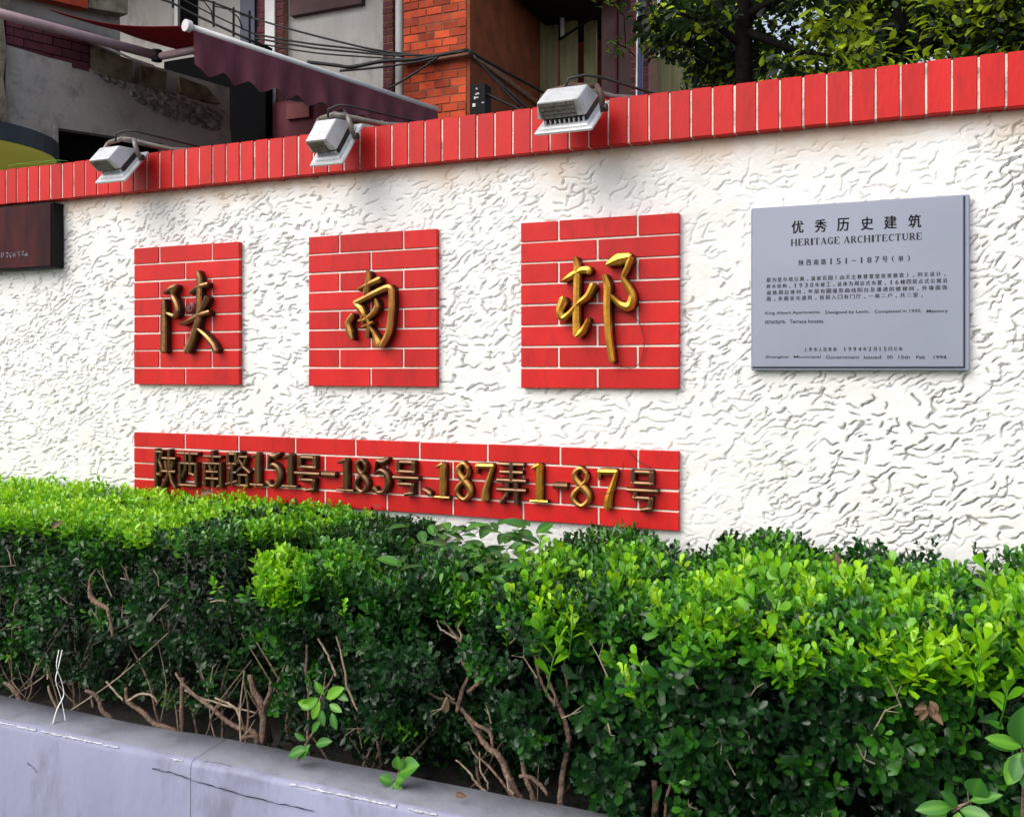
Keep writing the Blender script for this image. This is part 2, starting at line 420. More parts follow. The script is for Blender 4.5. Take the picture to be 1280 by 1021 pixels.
# red brick panels
def brick_mesh(L, h, name):
    return mesh_data(name, MB().box((-L / 2, -0.009, -h / 2), (L / 2, 0.009, h / 2)), M_RED, bevel=0.0014)
BM = {}
def panel(x0, x1, z0, z1, rows):
    p = build('brick_panel', MB().box((x0 + 0.002, -0.0135, z0 + 0.002), (x1 - 0.002, 0.02, z1 - 0.002)), M_MORTAR_CLEAN, wall)
    n = len(rows)
    ph = (z1 - z0 + 0.006) / n
    J = 0.0062
    for ri, joints in enumerate(rows):              # rows from the top
        zc = z1 - ph * (ri + 0.5) + 0.003
        e = [x0 - J / 2] + joints + [x1 + J / 2]
        for a, b in zip(e, e[1:]):
            L = round(b - a - J, 3); h = round(ph - 0.006, 4)
            key = (L, h)
            if key not in BM: BM[key] = brick_mesh(L, h, 'panel_brick')
            instance('brick', BM[key], p, ((a + b) / 2, -0.0085 + random.uniform(-.0007, .0007), zc + random.uniform(-.0006, .0006)),
                     (random.uniform(-.004, .004), random.uniform(-.003, .003), random.uniform(-.002, .002)))
    return p
def sq_rows(x0, x1):
    m_, q = (x0 + x1) / 2, (x1 - x0) / 4
    return [[x0 + q, x1 - q] if i % 2 == 0 else [m_] for i in range(8)]
PAN = [(-2.622, -2.138), (-1.845, -1.357), (-1.067, -0.578)]
for a, b in PAN:
    panel(a, b, 1.440, 1.944, sq_rows(a, b))
ax0, ax1 = -2.622, -0.579
aw = (ax1 - ax0) / 8.5
rowA = [ax0 + aw * k for k in range(1, 9)]
rowB = [ax0 + aw * (k + .5) for k in range(0, 8)]
panel(ax0, ax1, 1.034, 1.2615, [rowA, rowB, rowA, rowB])

# ------------------------------------------------------------------ strokes (lettering)
def catmull(pts, ws, n=6):
    pts = np.array(pts, float); ws = np.array(ws, float)
    if len(pts) < 3: 
        t = np.linspace(0, 1, 4)[:, None]
        return pts[0] * (1 - t) + pts[1] * t, ws[0] * (1 - t[:, 0]) + ws[1] * t[:, 0]
    P_ = np.vstack([2 * pts[0] - pts[1], pts, 2 * pts[-1] - pts[-2]])
    W_ = np.concatenate([[ws[0]], ws, [ws[-1]]])
    out, wo = [], []
    for i in range(1, len(P_) - 2):
        for t in np.linspace(0, 1, n, endpoint=False):
            a, b, c, d = P_[i - 1], P_[i], P_[i + 1], P_[i + 2]
            out.append(0.5 * ((2 * b) + (c - a) * t + (2 * a - 5 * b + 4 * c - d) * t * t + (3 * b - a - 3 * c + d) * t ** 3))
            wo.append(W_[i] * (1 - t) + W_[i + 1] * t)
    out.append(P_[-2]); wo.append(W_[-2])
    return np.array(out), np.array(wo)

def stroke(mb, pts, ws, d, y0, smooth=True, crest=0.22, roundcap=True, off=0.0):
    """raised stroke in the x-z plane, standing d proud of y0 (towards -y)"""
    if smooth: p, w_ = catmull(pts, ws)
    else: p, w_ = np.array(pts, float), np.array(ws, float)
    t = np.gradient(p, axis=0); t /= np.linalg.norm(t, axis=1)[:, None] + 1e-12
    if roundcap:
        for end in (0, -1):
            s = -1 if end == 0 else 1
            q = p[end] + s * t[end] * w_[end] * 0.55
            if end == 0: p = np.vstack([q, p]); w_ = np.concatenate([[w_[0] * 0.40], w_]); t = np.vstack([t[0], t])
            else: p = np.vstack([p, q]); w_ = np.concatenate([w_, [w_[-1] * 0.40]]); t = np.vstack([t, t[-1]])
    nrm = np.stack([-t[:, 1], t[:, 0]], -1)
    prof = [(-1, 0), (-1, 1 - crest * 1.25), (-0.74, 1 - crest * 0.42), (0, 1), (0.74, 1 - crest * 0.42), (1, 1 - crest * 1.25), (1, 0)]
    vs, fs = [], []
    k = len(prof)
    for i in range(len(p)):
        for a, h in prof:
            q = p[i] + nrm[i] * a * w_[i]
            vs.append((q[0], y0 - d * h - off, q[1]))
    for i in range(len(p) - 1):
        for j in range(k - 1):
            fs.append((i * k + j, i * k + j + 1, (i + 1) * k + j + 1, (i + 1) * k + j))
            if j in (0, k - 2): mb.side.append(len(mb.f) + len(fs) - 1)
    mb.side += [len(mb.f) + len(fs), len(mb.f) + len(fs) + 1]
    fs.append(tuple(range(k))[::-1]); fs.append(tuple(range((len(p) - 1) * k, len(p) * k)))
    mb.add(vs, fs)

Y_BRICK = -0.0175
def pix_strokes(mb, ox, oy, s, strokes, d):
    """strokes traced on the letter's own front plane; (x, y, half-width) per point in crop pixels"""
    yp = Y_BRICK - d
    for n_, st in enumerate(strokes):
        pts, ws = [], []
        for cx, cy, hw in st:
            px, py = ox + cx / s, oy + cy / s
            q = on_y(px, py, yp); q2 = on_y(px, py + hw / s, yp)
            pts.append((q[0], q[2])); ws.append(abs(q2[2] - q[2]) * (1.26 if ox > 600 else 1.22))
        stroke(mb, pts, ws, d, Y_BRICK + 0.001, off=0.0003 * (n_ % 4))

def big_char(name, label, ox, oy, s, parts, m, d=0.03):
    allx = [(ox + c[0] / s, oy + c[1] / s) for _, st in parts for k in st for c in k]
    base = on_y(np.mean([a for a, _ in allx]), max(b for _, b in allx), Y_BRICK)
    t = thing(name, label, 'character', base, 'large gold characters on the square brick panels')
    for pn, st in parts:
        mb = MB(); pix_strokes(mb, ox, oy, s, st, d)
        build(pn, mb, m, t, smooth=False)
    return t

c1 = big_char('metal_character', 'brown bronze Chinese character on the left square brick panel', 160, 290, 5.106, [
    ('left_radical', [
        [(217, 435, 14), (216, 500, 18), (215, 620, 19), (213, 760, 21)],
        [(222, 388, 9), (262, 362, 20), (298, 345, 12)],
        [(298, 345, 12), (272, 400, 15), (292, 450, 17), (303, 500, 17), (285, 535, 16), (243, 520, 9)],
    ]),
    ('right_radical', [
        [(432, 250, 10), (443, 300, 17), (440, 420, 17), (436, 540, 19), (408, 650, 21), (362, 758, 24)],
        [(392, 388, 14), (440, 350, 15), (494, 334, 15)],
        [(492, 418, 17), (470, 470, 15), (448, 510, 9)],
        [(330, 590, 7), (400, 555, 15), (450, 528, 14), (505, 512, 15)],
        [(440, 622, 10), (490, 668, 15), (530, 720, 19), (546, 758, 20)],
    ])], M_BRONZE, 0.036)
q = on_y(388, 385, 0)
bz = on_y(160 + 388 / 5.106, 290 + 485 / 5.106, Y_BRICK - 0.02)
bs = MB(); bs.tube([(bz[0], Y_BRICK + 0.001, bz[2]), (bz[0], Y_BRICK - 0.012, bz[2]), (bz[0], Y_BRICK - 0.017, bz[2])], [0.021, 0.021, 0.014], 14)
bs.tube([(bz[0], Y_BRICK - 0.017, bz[2]), (bz[0], Y_BRICK - 0.020, bz[2])], 0.006, 8)
tag(build('wall_boss', bs, M_BRICKSTUD, None, at=(bz[0], Y_BRICK, bz[2])), 'small round dark red boss between the strokes of the left bronze character', 'boss')

big_char('metal_character', 'gold bronze Chinese character in cursive strokes on the middle square brick panel', 380, 280, 4.75, [
    ('upper_strokes', [
        [(371, 285, 14), (372, 340, 17), (356, 410, 17)],
        [(315, 388, 9), (380, 355, 15), (440, 328, 18)],
    ]),
    ('frame_stroke', [
        [(296, 468, 16), (340, 446, 16), (420, 405, 17), (495, 376, 18), (510, 420, 17), (508, 520, 17), (492, 640, 18), (452, 722, 16)],
        [(300, 480, 14), (325, 505, 24), (345, 540, 15), (330, 575, 12)],
        [(280, 540, 15), (252, 588, 18), (262, 640, 21), (278, 682, 10)],
    ]),
    ('inner_strokes', [
        [(418, 448, 9), (424, 490, 17), (395, 535, 15), (350, 570, 12), (318, 575, 8)],
        [(338, 612, 8), (372, 600, 10), (402, 583, 9)],
        [(362, 545, 10), (376, 600, 12), (370, 670, 11)],
        [(385, 615, 8), (408, 650, 12), (426, 700, 25), (430, 715, 22)],
    ])], M_BRASS, 0.038)

big_char('metal_character', 'bright gold Chinese character on the right square brick panel', 640, 260, 4.2545, [
    ('left_radical', [
        [(330, 262, 10), (340, 320, 18), (338, 450, 17), (336, 600, 19), (338, 672, 20)],
        [(268, 385, 10), (310, 360, 17), (360, 332, 17), (398, 330, 20), (402, 345, 12)],
        [(268, 485, 22), (248, 545, 19), (262, 585, 17), (300, 560, 13), (345, 510, 13), (395, 468, 16), (425, 412, 19)],
        [(345, 676, 17), (375, 645, 16), (402, 588, 8)],
    ]),
    ('right_radical', [
        [(488, 358, 12), (502, 420, 21), (500, 540, 18), (508, 680, 17), (527, 815, 15)],
        [(506, 298, 14), (560, 272, 30), (622, 258, 20)],
        [(626, 265, 17), (606, 318, 13), (586, 370, 11), (610, 415, 17), (634, 465, 18), (618, 520, 22), (575, 515, 17), (522, 468, 10)],
    ])], M_GOLD, 0.042)

# address row ------------------------------------------------------
def seg(*p): return ('s', p)
def loop4(x0, y0, x1, y1): return [('s', ((x0, y1), (x1, y1))), ('s', ((x1, y1), (x1, y0))), ('s', ((x1, y0), (x0, y0))), ('s', ((x0, y0), (x0, y1)))]
def pl(*p): return [('s', (a, b)) for a, b in zip(p, p[1:])]
GLY = {
 'shan': pl((.10, 0), (.10, 1)) + pl((.10, .95), (.38, .95), (.26, .70), (.38, .50), (.33, .32), (.2, .33)) + pl((.45, .78), (1, .78)) + pl((.72, 1), (.72, .45), (.60, .2), (.42, 0)) + pl((.54, .68), (.58, .52)) + pl((.90, .68), (.84, .52)) + pl((.42, .42), (1, .42)) + pl((.74, .40), (.85, .15), (1, 0)),
 'xi': pl((0, .95), (1, .95)) + loop4(.07, .03, .93, .66) + pl((.36, .95), (.36, .5), (.22, .3)) + pl((.63, .95), (.63, .38), (.8, .34)),
 'nan': pl((.08, .86), (.92, .86)) + pl((.5, 1), (.5, .66)) + pl((.07, 0), (.07, .66)) + pl((.07, .66), (.93, .66)) + pl((.93, .66), (.93, .03), (.80, .0)) + pl((.34, .58), (.40, .46)) + pl((.66, .58), (.60, .46)) + pl((.24, .42), (.76, .42)) + pl((.22, .22), (.78, .22)) + pl((.5, .42), (.5, 0)),
 'lu': loop4(.04, .66, .38, .95) + pl((.22, .66), (.22, .1)) + pl((.22, .4), (.40, .4)) + pl((.07, .45), (.07, .08)) + pl((0, .05), (.42, .14)) + pl((.64, 1), (.50, .72)) + pl((.60, .88), (.88, .88), (.72, .6), (.46, .44)) + pl((.58, .76), (.78, .56), (1, .44)) + loop4(.56, .03, .90, .34),
 'hao': loop4(.16, .68, .82, .96) + pl((0, .5), (1, .5)) + pl((.26, .5), (.22, .31), (.80, .31)) + pl((.80, .31), (.76, .06), (.50, .02)),
 'nong': pl((.08, .97), (.92, .97)) + pl((.12, .77), (.88, .77)) + pl((.0, .56), (1, .56)) + pl((.5, .97), (.5, .56)) + pl((0, .32), (1, .32)) + pl((.34, .5), (.31, .2), (.10, 0)) + pl((.68, .5), (.68, 0)),
 'comma': [('c', ((.12, .78, .16), (.45, .55, .30), (.80, .28, .34)))],
 'dash': [('s', ((.06, .5), (.94, .5)))],
 '1': [('c', ((.5, .06, .085), (.5, .5, .085), (.52, .95, .075))), ('c', ((.08, .86, .03), (.25, .90, .04), (.48, .95, .05))), ('s', ((.02, .03), (.98, .03)))],
 '7': [('c', ((.04, .92, .055), (.4, .92, .065), (.92, .93, .055))), ('c', ((.06, .92, .04), (.06, .82, .035), (.05, .72, .02))), ('c', ((.92, .92, .04), (.72, .62, .055), (.52, .30, .080), (.46, .06, .10)))],
 '5': [('c', ((.30, .93, .04), (.60, .90, .085), (.92, .99, .035))), ('c', ((.30, .92, .035), (.24, .72, .03), (.20, .54, .03))), ('c', ((.20, .54, .03), (.48, .66, .05), (.80, .55, .075), (.88, .30, .085), (.68, .07, .06), (.38, .03, .045), (.16, .13, .075)))],
 '8': [('c', ((.76, .84, .05), (.50, .97, .040), (.22, .86, .060), (.24, .70, .070), (.50, .54, .080), (.82, .36, .080), (.86, .18, .060), (.52, .03, .045), (.14, .16, .060), (.18, .34, .055), (.50, .52, .045), (.76, .68, .040), (.80, .80, .045)))],
}
def address_char(key, px0, px1, py0, py1, m, label, name='metal_character'):
    d = 0.027
    yp = Y_BRICK - d
    pm = (px0 + px1) / 2
    a, b = on_y(px0, py0, yp)[0], on_y(px1, py0, yp)[0]
    z1, z0 = on_y(pm, py0, yp)[2], on_y(pm, py1, yp)[2]
    W_, H_ = b - a, z1 - z0
    mb = MB()
    cjk = key in ('shan', 'xi', 'nan', 'lu', 'hao', 'nong', 'dash')
    hw = 0.0058 if key not in ('hao', 'nong', 'dash') else 0.0068
    if key == 'dash': hw = 0.010
    for n_, (kind, pts) in enumerate(GLY[key]):
        off = 0.00035 * (n_ % 5)
        if kind == 's':
            h_ = hw if cjk else 0.0045
            p = [np.array((a + h_ * .5 + x * (W_ - h_), z0 + h_ * .5 + z * (H_ - h_))) for x, z in pts]
            t = p[1] - p[0]; t /= np.linalg.norm(t) + 1e-9
            p = [p[0] - t * h_ * .8, p[1] + t * h_ * .8]
            vert = abs(t[1]) > 0.8
            ww = h_ * (1.15 if vert and cjk else 1.0)
            stroke(mb, p, [ww, ww], d, Y_BRICK + 0.001, smooth=False, crest=0.16, roundcap=False, off=off)
        else:
            p = [(a + x * W_, z0 + z * H_) for x, z, _ in pts]
            stroke(mb, p, [h * H_ * (1.30 if key != 'comma' else 1) for _, _, h in pts], d, Y_BRICK + 0.001, smooth=True, crest=0.25, off=off)
    o_ = build(name, mb, m, None, at=((a + b) / 2, Y_BRICK, z0))
    tag(o_, label, 'numeral' if key in '1578' else ('punctuation' if key in ('dash', 'comma') else 'character'), 'bronze characters of the address row')
    return o_
A = [
 ('shan', 190, 218, 562, 609, M_BRONZE_DARK, 'dark bronze Chinese character at the left end of the address row'),
 ('xi', 221, 246, 564, 609, M_BRONZE_DARK, 'dark bronze Chinese character with a box frame, second from left in the address row'),
 ('nan', 252, 277, 564, 609, M_BRONZE_DARK, 'dark bronze Chinese character with a cross on top, third from left in the address row'),
 ('lu', 282, 311, 565, 609, M_BRONZE_DARK, 'dark bronze Chinese character just left of the first numeral'),
 ('1', 312, 328, 566, 608, M_BRONZE_DARK, 'leftmost dark bronze numeral one of the address row'),
 ('5', 330, 350, 566, 609, M_BRONZE_DARK, 'dark bronze numeral five between two ones'),
 ('1', 352, 370, 567, 610, M_BRONZE_DARK, 'dark bronze numeral one just left of the first number sign'),
 ('hao', 368, 398, 569, 615, M_BRONZE_DARK, 'dark bronze Chinese number sign left of the first dash'),
 ('dash', 401, 418, 590, 597, M_BRONZE_DARK, 'short bronze dash right of the first dark number sign'),
 ('1', 420, 441, 573, 615, M_BRONZE_DARK, 'bronze numeral one just right of the first dash'),
 ('8', 441, 460, 574, 616, M_BRONZE_DARK, 'bronze numeral eight between the first dash and the comma'),
 ('5', 463, 486, 573, 617, M_BRONZE_DARK, 'bronze numeral five between the first dash and the comma'),
 ('hao', 491, 522, 575, 620, M_BRONZE_DARK, 'bronze Chinese number sign left of the teardrop comma'),
 ('comma', 526, 539, 609, 621, M_BRONZE_DARK, 'small teardrop bronze comma left of the number 187'),
 ('1', 543, 561, 578, 624, M_BRASS, 'bronze numeral one just right of the teardrop comma'),
 ('8', 567, 589, 578, 626, M_BRASS, 'second bronze numeral right of the teardrop comma, an eight'),
 ('7', 594, 617, 579, 627, M_BRASS, 'bronze numeral seven left of the character of stacked bars'),
 ('nong', 621, 656, 578, 630, M_BRONZE_DARK, 'bronze Chinese character of stacked bars between 187 and the brass numeral 1'),
 ('1', 662, 684, 579, 629, M_GOLD, 'brass yellow numeral 1 standing alone left of the last dash'),
 ('dash', 691, 708, 604, 611, M_BRONZE_DARK, 'short bronze dash between the yellow numeral one and the brass eight'),
 ('8', 712, 738, 584, 634, M_BRASS, 'brass numeral eight right of the last dash'),
 ('7', 747, 772, 586, 637, M_GOLD, 'brass yellow numeral seven next to the last number sign'),
 ('hao', 784, 821, 587, 640, M_BRONZE_DARK, 'bronze Chinese number sign at the right end of the address row'),
]
for a in A: address_char(*a)

# thin wires hanging about the letters
def pipe_thing(name, label, cat, pts, rad, m, n=6, group=None, sm=True):
    pts = np.array(pts)
    if sm and len(pts) > 2:
        P3 = pts; out = []
        Pp = np.vstack([2 * P3[0] - P3[1], P3, 2 * P3[-1] - P3[-2]])
        for i in range(1, len(Pp) - 2):
            for t in np.linspace(0, 1, 6, endpoint=False):
                a, b, c, d = Pp[i - 1:i + 3]
                out.append(.5 * (2 * b + (c - a) * t + (2 * a - 5 * b + 4 * c - d) * t * t + (3 * b - a - 3 * c + d) * t ** 3))
        out.append(P3[-1]); pts = np.array(out)
    mb = MB().tube(pts, rad, n)
    o_ = build(name, mb, m, None, at=pts[0], smooth=True)
    return tag(o_, label, cat, group)
pipe_thing('wire', 'thin dark loop of wire hanging below the bright gold character', 'wire',
           [on_y(x, y, Y_BRICK - 0.01) for x, y in ((752, 398), (765, 390), (782, 390), (798, 402), (805, 425), (803, 445), (794, 459), (775, 459))], 0.0011, M_CABLE)
pipe_thing('wire', 'thin dark wire curling past the last brass numeral 7', 'wire',
           [on_y(x, y, Y_BRICK - 0.027) for x, y in ((742, 613), (755, 617), (768, 613), (776, 600), (779, 584), (779, 578))], 0.0011, M_CABLE)
pipe_thing('wire', 'thin dark wire slanting down to the top of the last bronze sign', 'wire',
           [on_y(x, y, Y_BRICK - 0.01) for x, y in ((784, 562), (795, 574), (805, 580), (814, 584))], 0.0011, M_CABLE)

# ------------------------------------------------------------------ heritage plaque
PX0, PX1, PZ0, PZ1 = -0.376, 0.168, 1.493, 1.942
plq = thing('heritage_plaque', 'grey heritage plaque with black Chinese and English text on the white wall', 'plaque', ((PX0 + PX1) / 2, 0, PZ0))
build('backing_plate', MB().box((PX0, -0.022, PZ0), (PX1, -0.002, PZ1)), M_PLAQUE, plq, bevel=0.0025)
build('dark_layer', MB().box((PX0 + 0.004, -0.0235, PZ0 + 0.0065), (PX1 - 0.0105, -0.021, PZ1 - 0.004)), M_GROOVE_SHADE, plq)  # dark strip painting the shadow in the groove between plate and rim
build('face_plate', MB().box((PX0 + 0.003, -0.029, PZ0 + 0.0095), (PX1 - 0.0145, -0.0225, PZ1 - 0.003)), M_PLAQUE, plq, bevel=0.0022)
for sx in (0.05, 0.95):
    pass
YF = -0.0292
def crop2pl(cx, cy):
    q_ = on_y(925 + cx / 4.1667, 230 + cy / 4.1667, -0.029)
    return q_[0], q_[2]
def text_mesh(body, bold=0.0):
    c = bpy.data.curves.new('t', 'FONT'); c.body = body; c.size = 1.0; c.offset = bold; c.resolution_u = 3
    o_ = bpy.data.objects.new('t', c); COL.objects.link(o_)
    dg = bpy.context.evaluated_depsgraph_get()
    me = bpy.data.meshes.new_from_object(o_.evaluated_get(dg))
    v = np.array([list(p.co) for p in me.vertices]); f = [tuple(p.vertices) for p in me.polygons]
    bpy.data.objects.remove(o_); bpy.data.curves.remove(c); bpy.data.meshes.remove(me)
    return v, f
def put_text(mb, body, x0, x1, z0, z1, bold=0.0, yo=0.0):
    v, f = text_mesh(body, bold)
    lo, hi = v.min(0), v.max(0)
    X_ = x0 + (v[:, 0] - lo[0]) / (hi[0] - lo[0]) * (x1 - x0)
    Z_ = z0 + (v[:, 1] - lo[1]) / max(hi[1] - lo[1], 1e-6) * (z1 - z0)
    mb.add(np.stack([X_, np.full(len(v), YF - 0.0004 - yo), Z_], -1), f)
tx = MB()
for ch, cx, cy in zip('优秀历史建筑', (300, 420, 537, 662, 783, 910), (224, 218, 212, 206, 200, 194)):
    x, z = crop2pl(cx, cy)
    tx = MB()
    for dx in (-.0007, 0, .0007): put_text(tx, ch, x - 0.0150 + dx, x + 0.0150 + dx, z - 0.0172, z + 0.0172, 0.006, yo=abs(dx) * .1)
    tag(build('heading_character', tx, M_BLACK, plq), kind='stuff')
# serif capitals
SER = {
 'H': ((.16, 0, .16, 1, .11), (.84, 0, .84, 1, .11), (.16, .5, .84, .5, .03), (0, .02, .34, .02, .03), (.66, .02, 1, .02, .03), (0, .98, .34, .98, .03), (.66, .98, 1, .98, .03)),
 'E': ((.22, 0, .22, 1, .12), (.05, .98, .9, .98, .035), (.05, .02, .95, .02, .035), (.22, .52, .65, .52, .03), (.88, .98, .88, .76, .04), (.93, .02, .93, .26, .04), (.65, .62, .65, .42, .03)),
 'R': ((.2, 0, .2, 1, .11), (.05, .98, .6, .98, .035), (.6, .97, .8, .75, .09), (.8, .75, .6, .5, .09), (.2, .5, .6, .5, .03), (.5, .5, .9, .02, .10), (.02, .02, .4, .02, .03), (.8, .02, 1, .02, .03)),
 'I': ((.5, 0, .5, 1, .16), (.15, .02, .85, .02, .03), (.15, .98, .85, .98, .03)),
 'T': ((.5, 0, .5, 1, .11), (.02, .98, .98, .98, .035), (.05, .98, .05, .74, .035), (.95, .98, .95, .74, .035), (.3, .02, .7, .02, .03)),
 'A': ((.1, 0, .5, 1, .035), (.48, 1, .86, 0, .11), (.25, .33, .7, .33, .03), (0, .02, .26, .02, .03), (.68, .02, 1, .02, .03)),
 'G': ((.9, .85, .55, .99, .04), (.55, .98, .2, .8, .07), (.17, .8, .17, .2, .10), (.2, .2, .55, .02, .07), (.55, .02, .85, .1, .04), (.82, .02, .82, .44, .10), (.6, .45, 1, .45, .03), (.9, .98, .9, .7, .03)),
 'C': ((.9, .85, .55, .99, .04), (.55, .98, .2, .8, .07), (.17, .8, .17, .2, .10), (.2, .2, .55, .02, .07), (.55, .02, .92, .18, .04), (.9, .98, .9, .7, .03)),
 'U': ((.2, .2, .2, 1, .11), (.84, .2, .84, 1, .05), (.2, .22, .5, .02, .07), (.5, .02, .84, .22, .04), (.03, .98, .38, .98, .03), (.68, .98, 1, .98, .03)),
}
tx = MB()
wd = {'I': .5, 'A': 1.05, 'H': 1.12, 'G': 1.0, 'U': 1.05}
s_ = 'HERITAGE ARCHITECTURE'
tot = sum((wd.get(c, .95) + .16) if c != ' ' else .55 for c in s_) - .16
xa, za = crop2pl(265, 304); xb, zb = crop2pl(948, 274)
u = (xb - xa) / tot; hh = 0.0180; zmid = (za + zb) / 2
x = xa
for n_, c in enumerate(s_):
    if c == ' ': x += .55 * u; continue
    cw = wd.get(c, .95) * u
    for k_, (a0, b0, a1, b1, hw) in enumerate(SER[c]):
        p = np.array([x + a0 * cw, zmid - hh / 2 + b0 * hh]); q_ = np.array([x + a1 * cw, zmid - hh / 2 + b1 * hh])
        t = (q_ - p) / (np.linalg.norm(q_ - p) + 1e-9); nn = np.array([-t[1], t[0]]) * hw * hh * 1.05
        yy = YF - 0.0003 - 0.00004 * k_
        tx.add([(a_[0], yy, a_[1]) for a_ in (p - nn, q_ - nn, q_ + nn, p + nn)], [(0, 1, 2, 3)])
    x += (wd.get(c, .95) + .16) * u
build('english_heading', tx, M_BLACK, plq)
tx = MB()
def spaced(mb, body, cxa, cya, cxb, cyb, h_, bold=0.004, fill=0.74):
    a_, b_ = crop2pl(cxa, cya), crop2pl(cxb, cyb)
    zc = (a_[1] + b_[1]) / 2
    n = len(body); st = (b_[0] - a_[0]) / n
    for i, ch in enumerate(body):
        if ch == ' ': continue
        xc = a_[0] + st * (i + .5)
        fw, fh, zz = fill, 1.0, zc
        if ch in '，。、': fw, fh, zz = .22, .28, zc - h_ * .38; ch = ','
        elif ch in '()': fw = .25
        elif ch in '1': fw = .17
        elif ch in '0123456789': fw = .55
        elif ch == '-': fw, fh = .5, .10
        elif ch in '一': fh = .1
        elif ch in '二': fh = .7
        for dx in (-.00028, .00028): put_text(mb, ch, xc - st * fw / 2 + dx, xc + st * fw / 2 + dx, zz - h_ * fh / 2, zz + h_ * fh / 2, .004, yo=max(dx, 0) * .3)
spaced(tx, '陕西南路151-187号(单)', 300, 410, 900, 388, 0.0155, 0.02, 0.66)
build('address_line', tx, M_BLACK, plq)
tx = MB()
for r_, (body, x1) in enumerate((('原为亚尔培公寓，皇家花园(由天主教普爱堂投资建造)，列文设计，', 1083), ('砖木结构，1930年竣工，总体为周边式布置，16幢四层点式公寓沿', 1083), ('道路周边排列，每层有圆弧形曲线阳台及通透的楼梯间，外墙面饰', 1083), ('面，多面采光通风，首层入口有门厅，一梯二户，共二室。', 965))):
    spaced(tx, body, 135, 496 + r_ * 34.5, x1, 472 + r_ * 34.5, 0.0118, 0.012, 0.74)
build('chinese_paragraph', tx, M_BLACK, plq)
tx = MB()
for body, xa_, xb_, cy in (('King Albert Apartments.', 132, 420, 675), ('Designed by Levin.', 445, 675, 671), ('Completed in 1930.', 700, 945, 667), ('Masonry', 972, 1083, 665), ('structure.', 130, 238, 719), ('Terrace houses.', 258, 438, 717)):
    a_, b_ = crop2pl(xa_, cy), crop2pl(xb_, cy)
    put_text(tx, body, a_[0], b_[0], a_[1] - 0.0052, a_[1] + 0.0052, 0.016)
build('english_paragraph', tx, M_BLACK, plq)
tx = MB()
spaced(tx, '上海市人民政府 1994年2月15日公布', 330, 862, 850, 858, 0.0105, 0.012, 0.66)
for body, xa_, xb_ in (('Shanghai', 133, 252), ('Municipal', 280, 420), ('Government', 447, 622), ('Issued', 645, 735), ('on', 765, 795), ('15th', 825, 885), ('Feb', 918, 965), ('1994', 1008, 1075)):
    a_, b_ = crop2pl(xa_, 902), crop2pl(xb_, 902)
    put_text(tx, body, a_[0], b_[0], a_[1] - 0.0044, a_[1] + 0.0044, 0.014)
build('issue_lines', tx, M_BLACK, plq)

# ------------------------------------------------------------------ dark sign at the left edge
xr = on_y(65, 300, -0.055)[0]
zt, zb_ = 2.138, on_y(65, 334, -0.055)[2]
sg = thing('shop_sign', 'dark red box sign under the coping, cut by the left edge', 'sign', (xr - 0.45, 0, zb_))
build('sign_face', MB().box((xr - 0.9, -0.057, zb_ + 0.006), (xr - 0.006, -0.05, zt - 0.006)), M_SIGN, sg)
build('case', MB().box((xr - 0.905, -0.052, zb_), (xr, 0.0, zt)), M_FRAME, sg, bevel=0.002)
mk = MB()
xx = on_y(36, 318, -0.058)[0]; zc = on_y(20, 318, -0.058)[2]
for i in range(9):
    x0 = xx - 0.022 * (i + 1)
    for j in range(6):
        a_ = x0 + random.uniform(0, .014); b_ = zc + random.uniform(-.009, .009)
        if random.random() < .5: mk.box((a_, -0.0578, b_), (a_ + random.uniform(.004, .009), -0.0572, b_ + .0022))
        else: mk.box((a_, -0.0577, b_ - .004), (a_ + .002, -0.0571, b_ + random.uniform(.001, .006)))
build('faded_lettering', mk, M_SIGNTXT, sg)

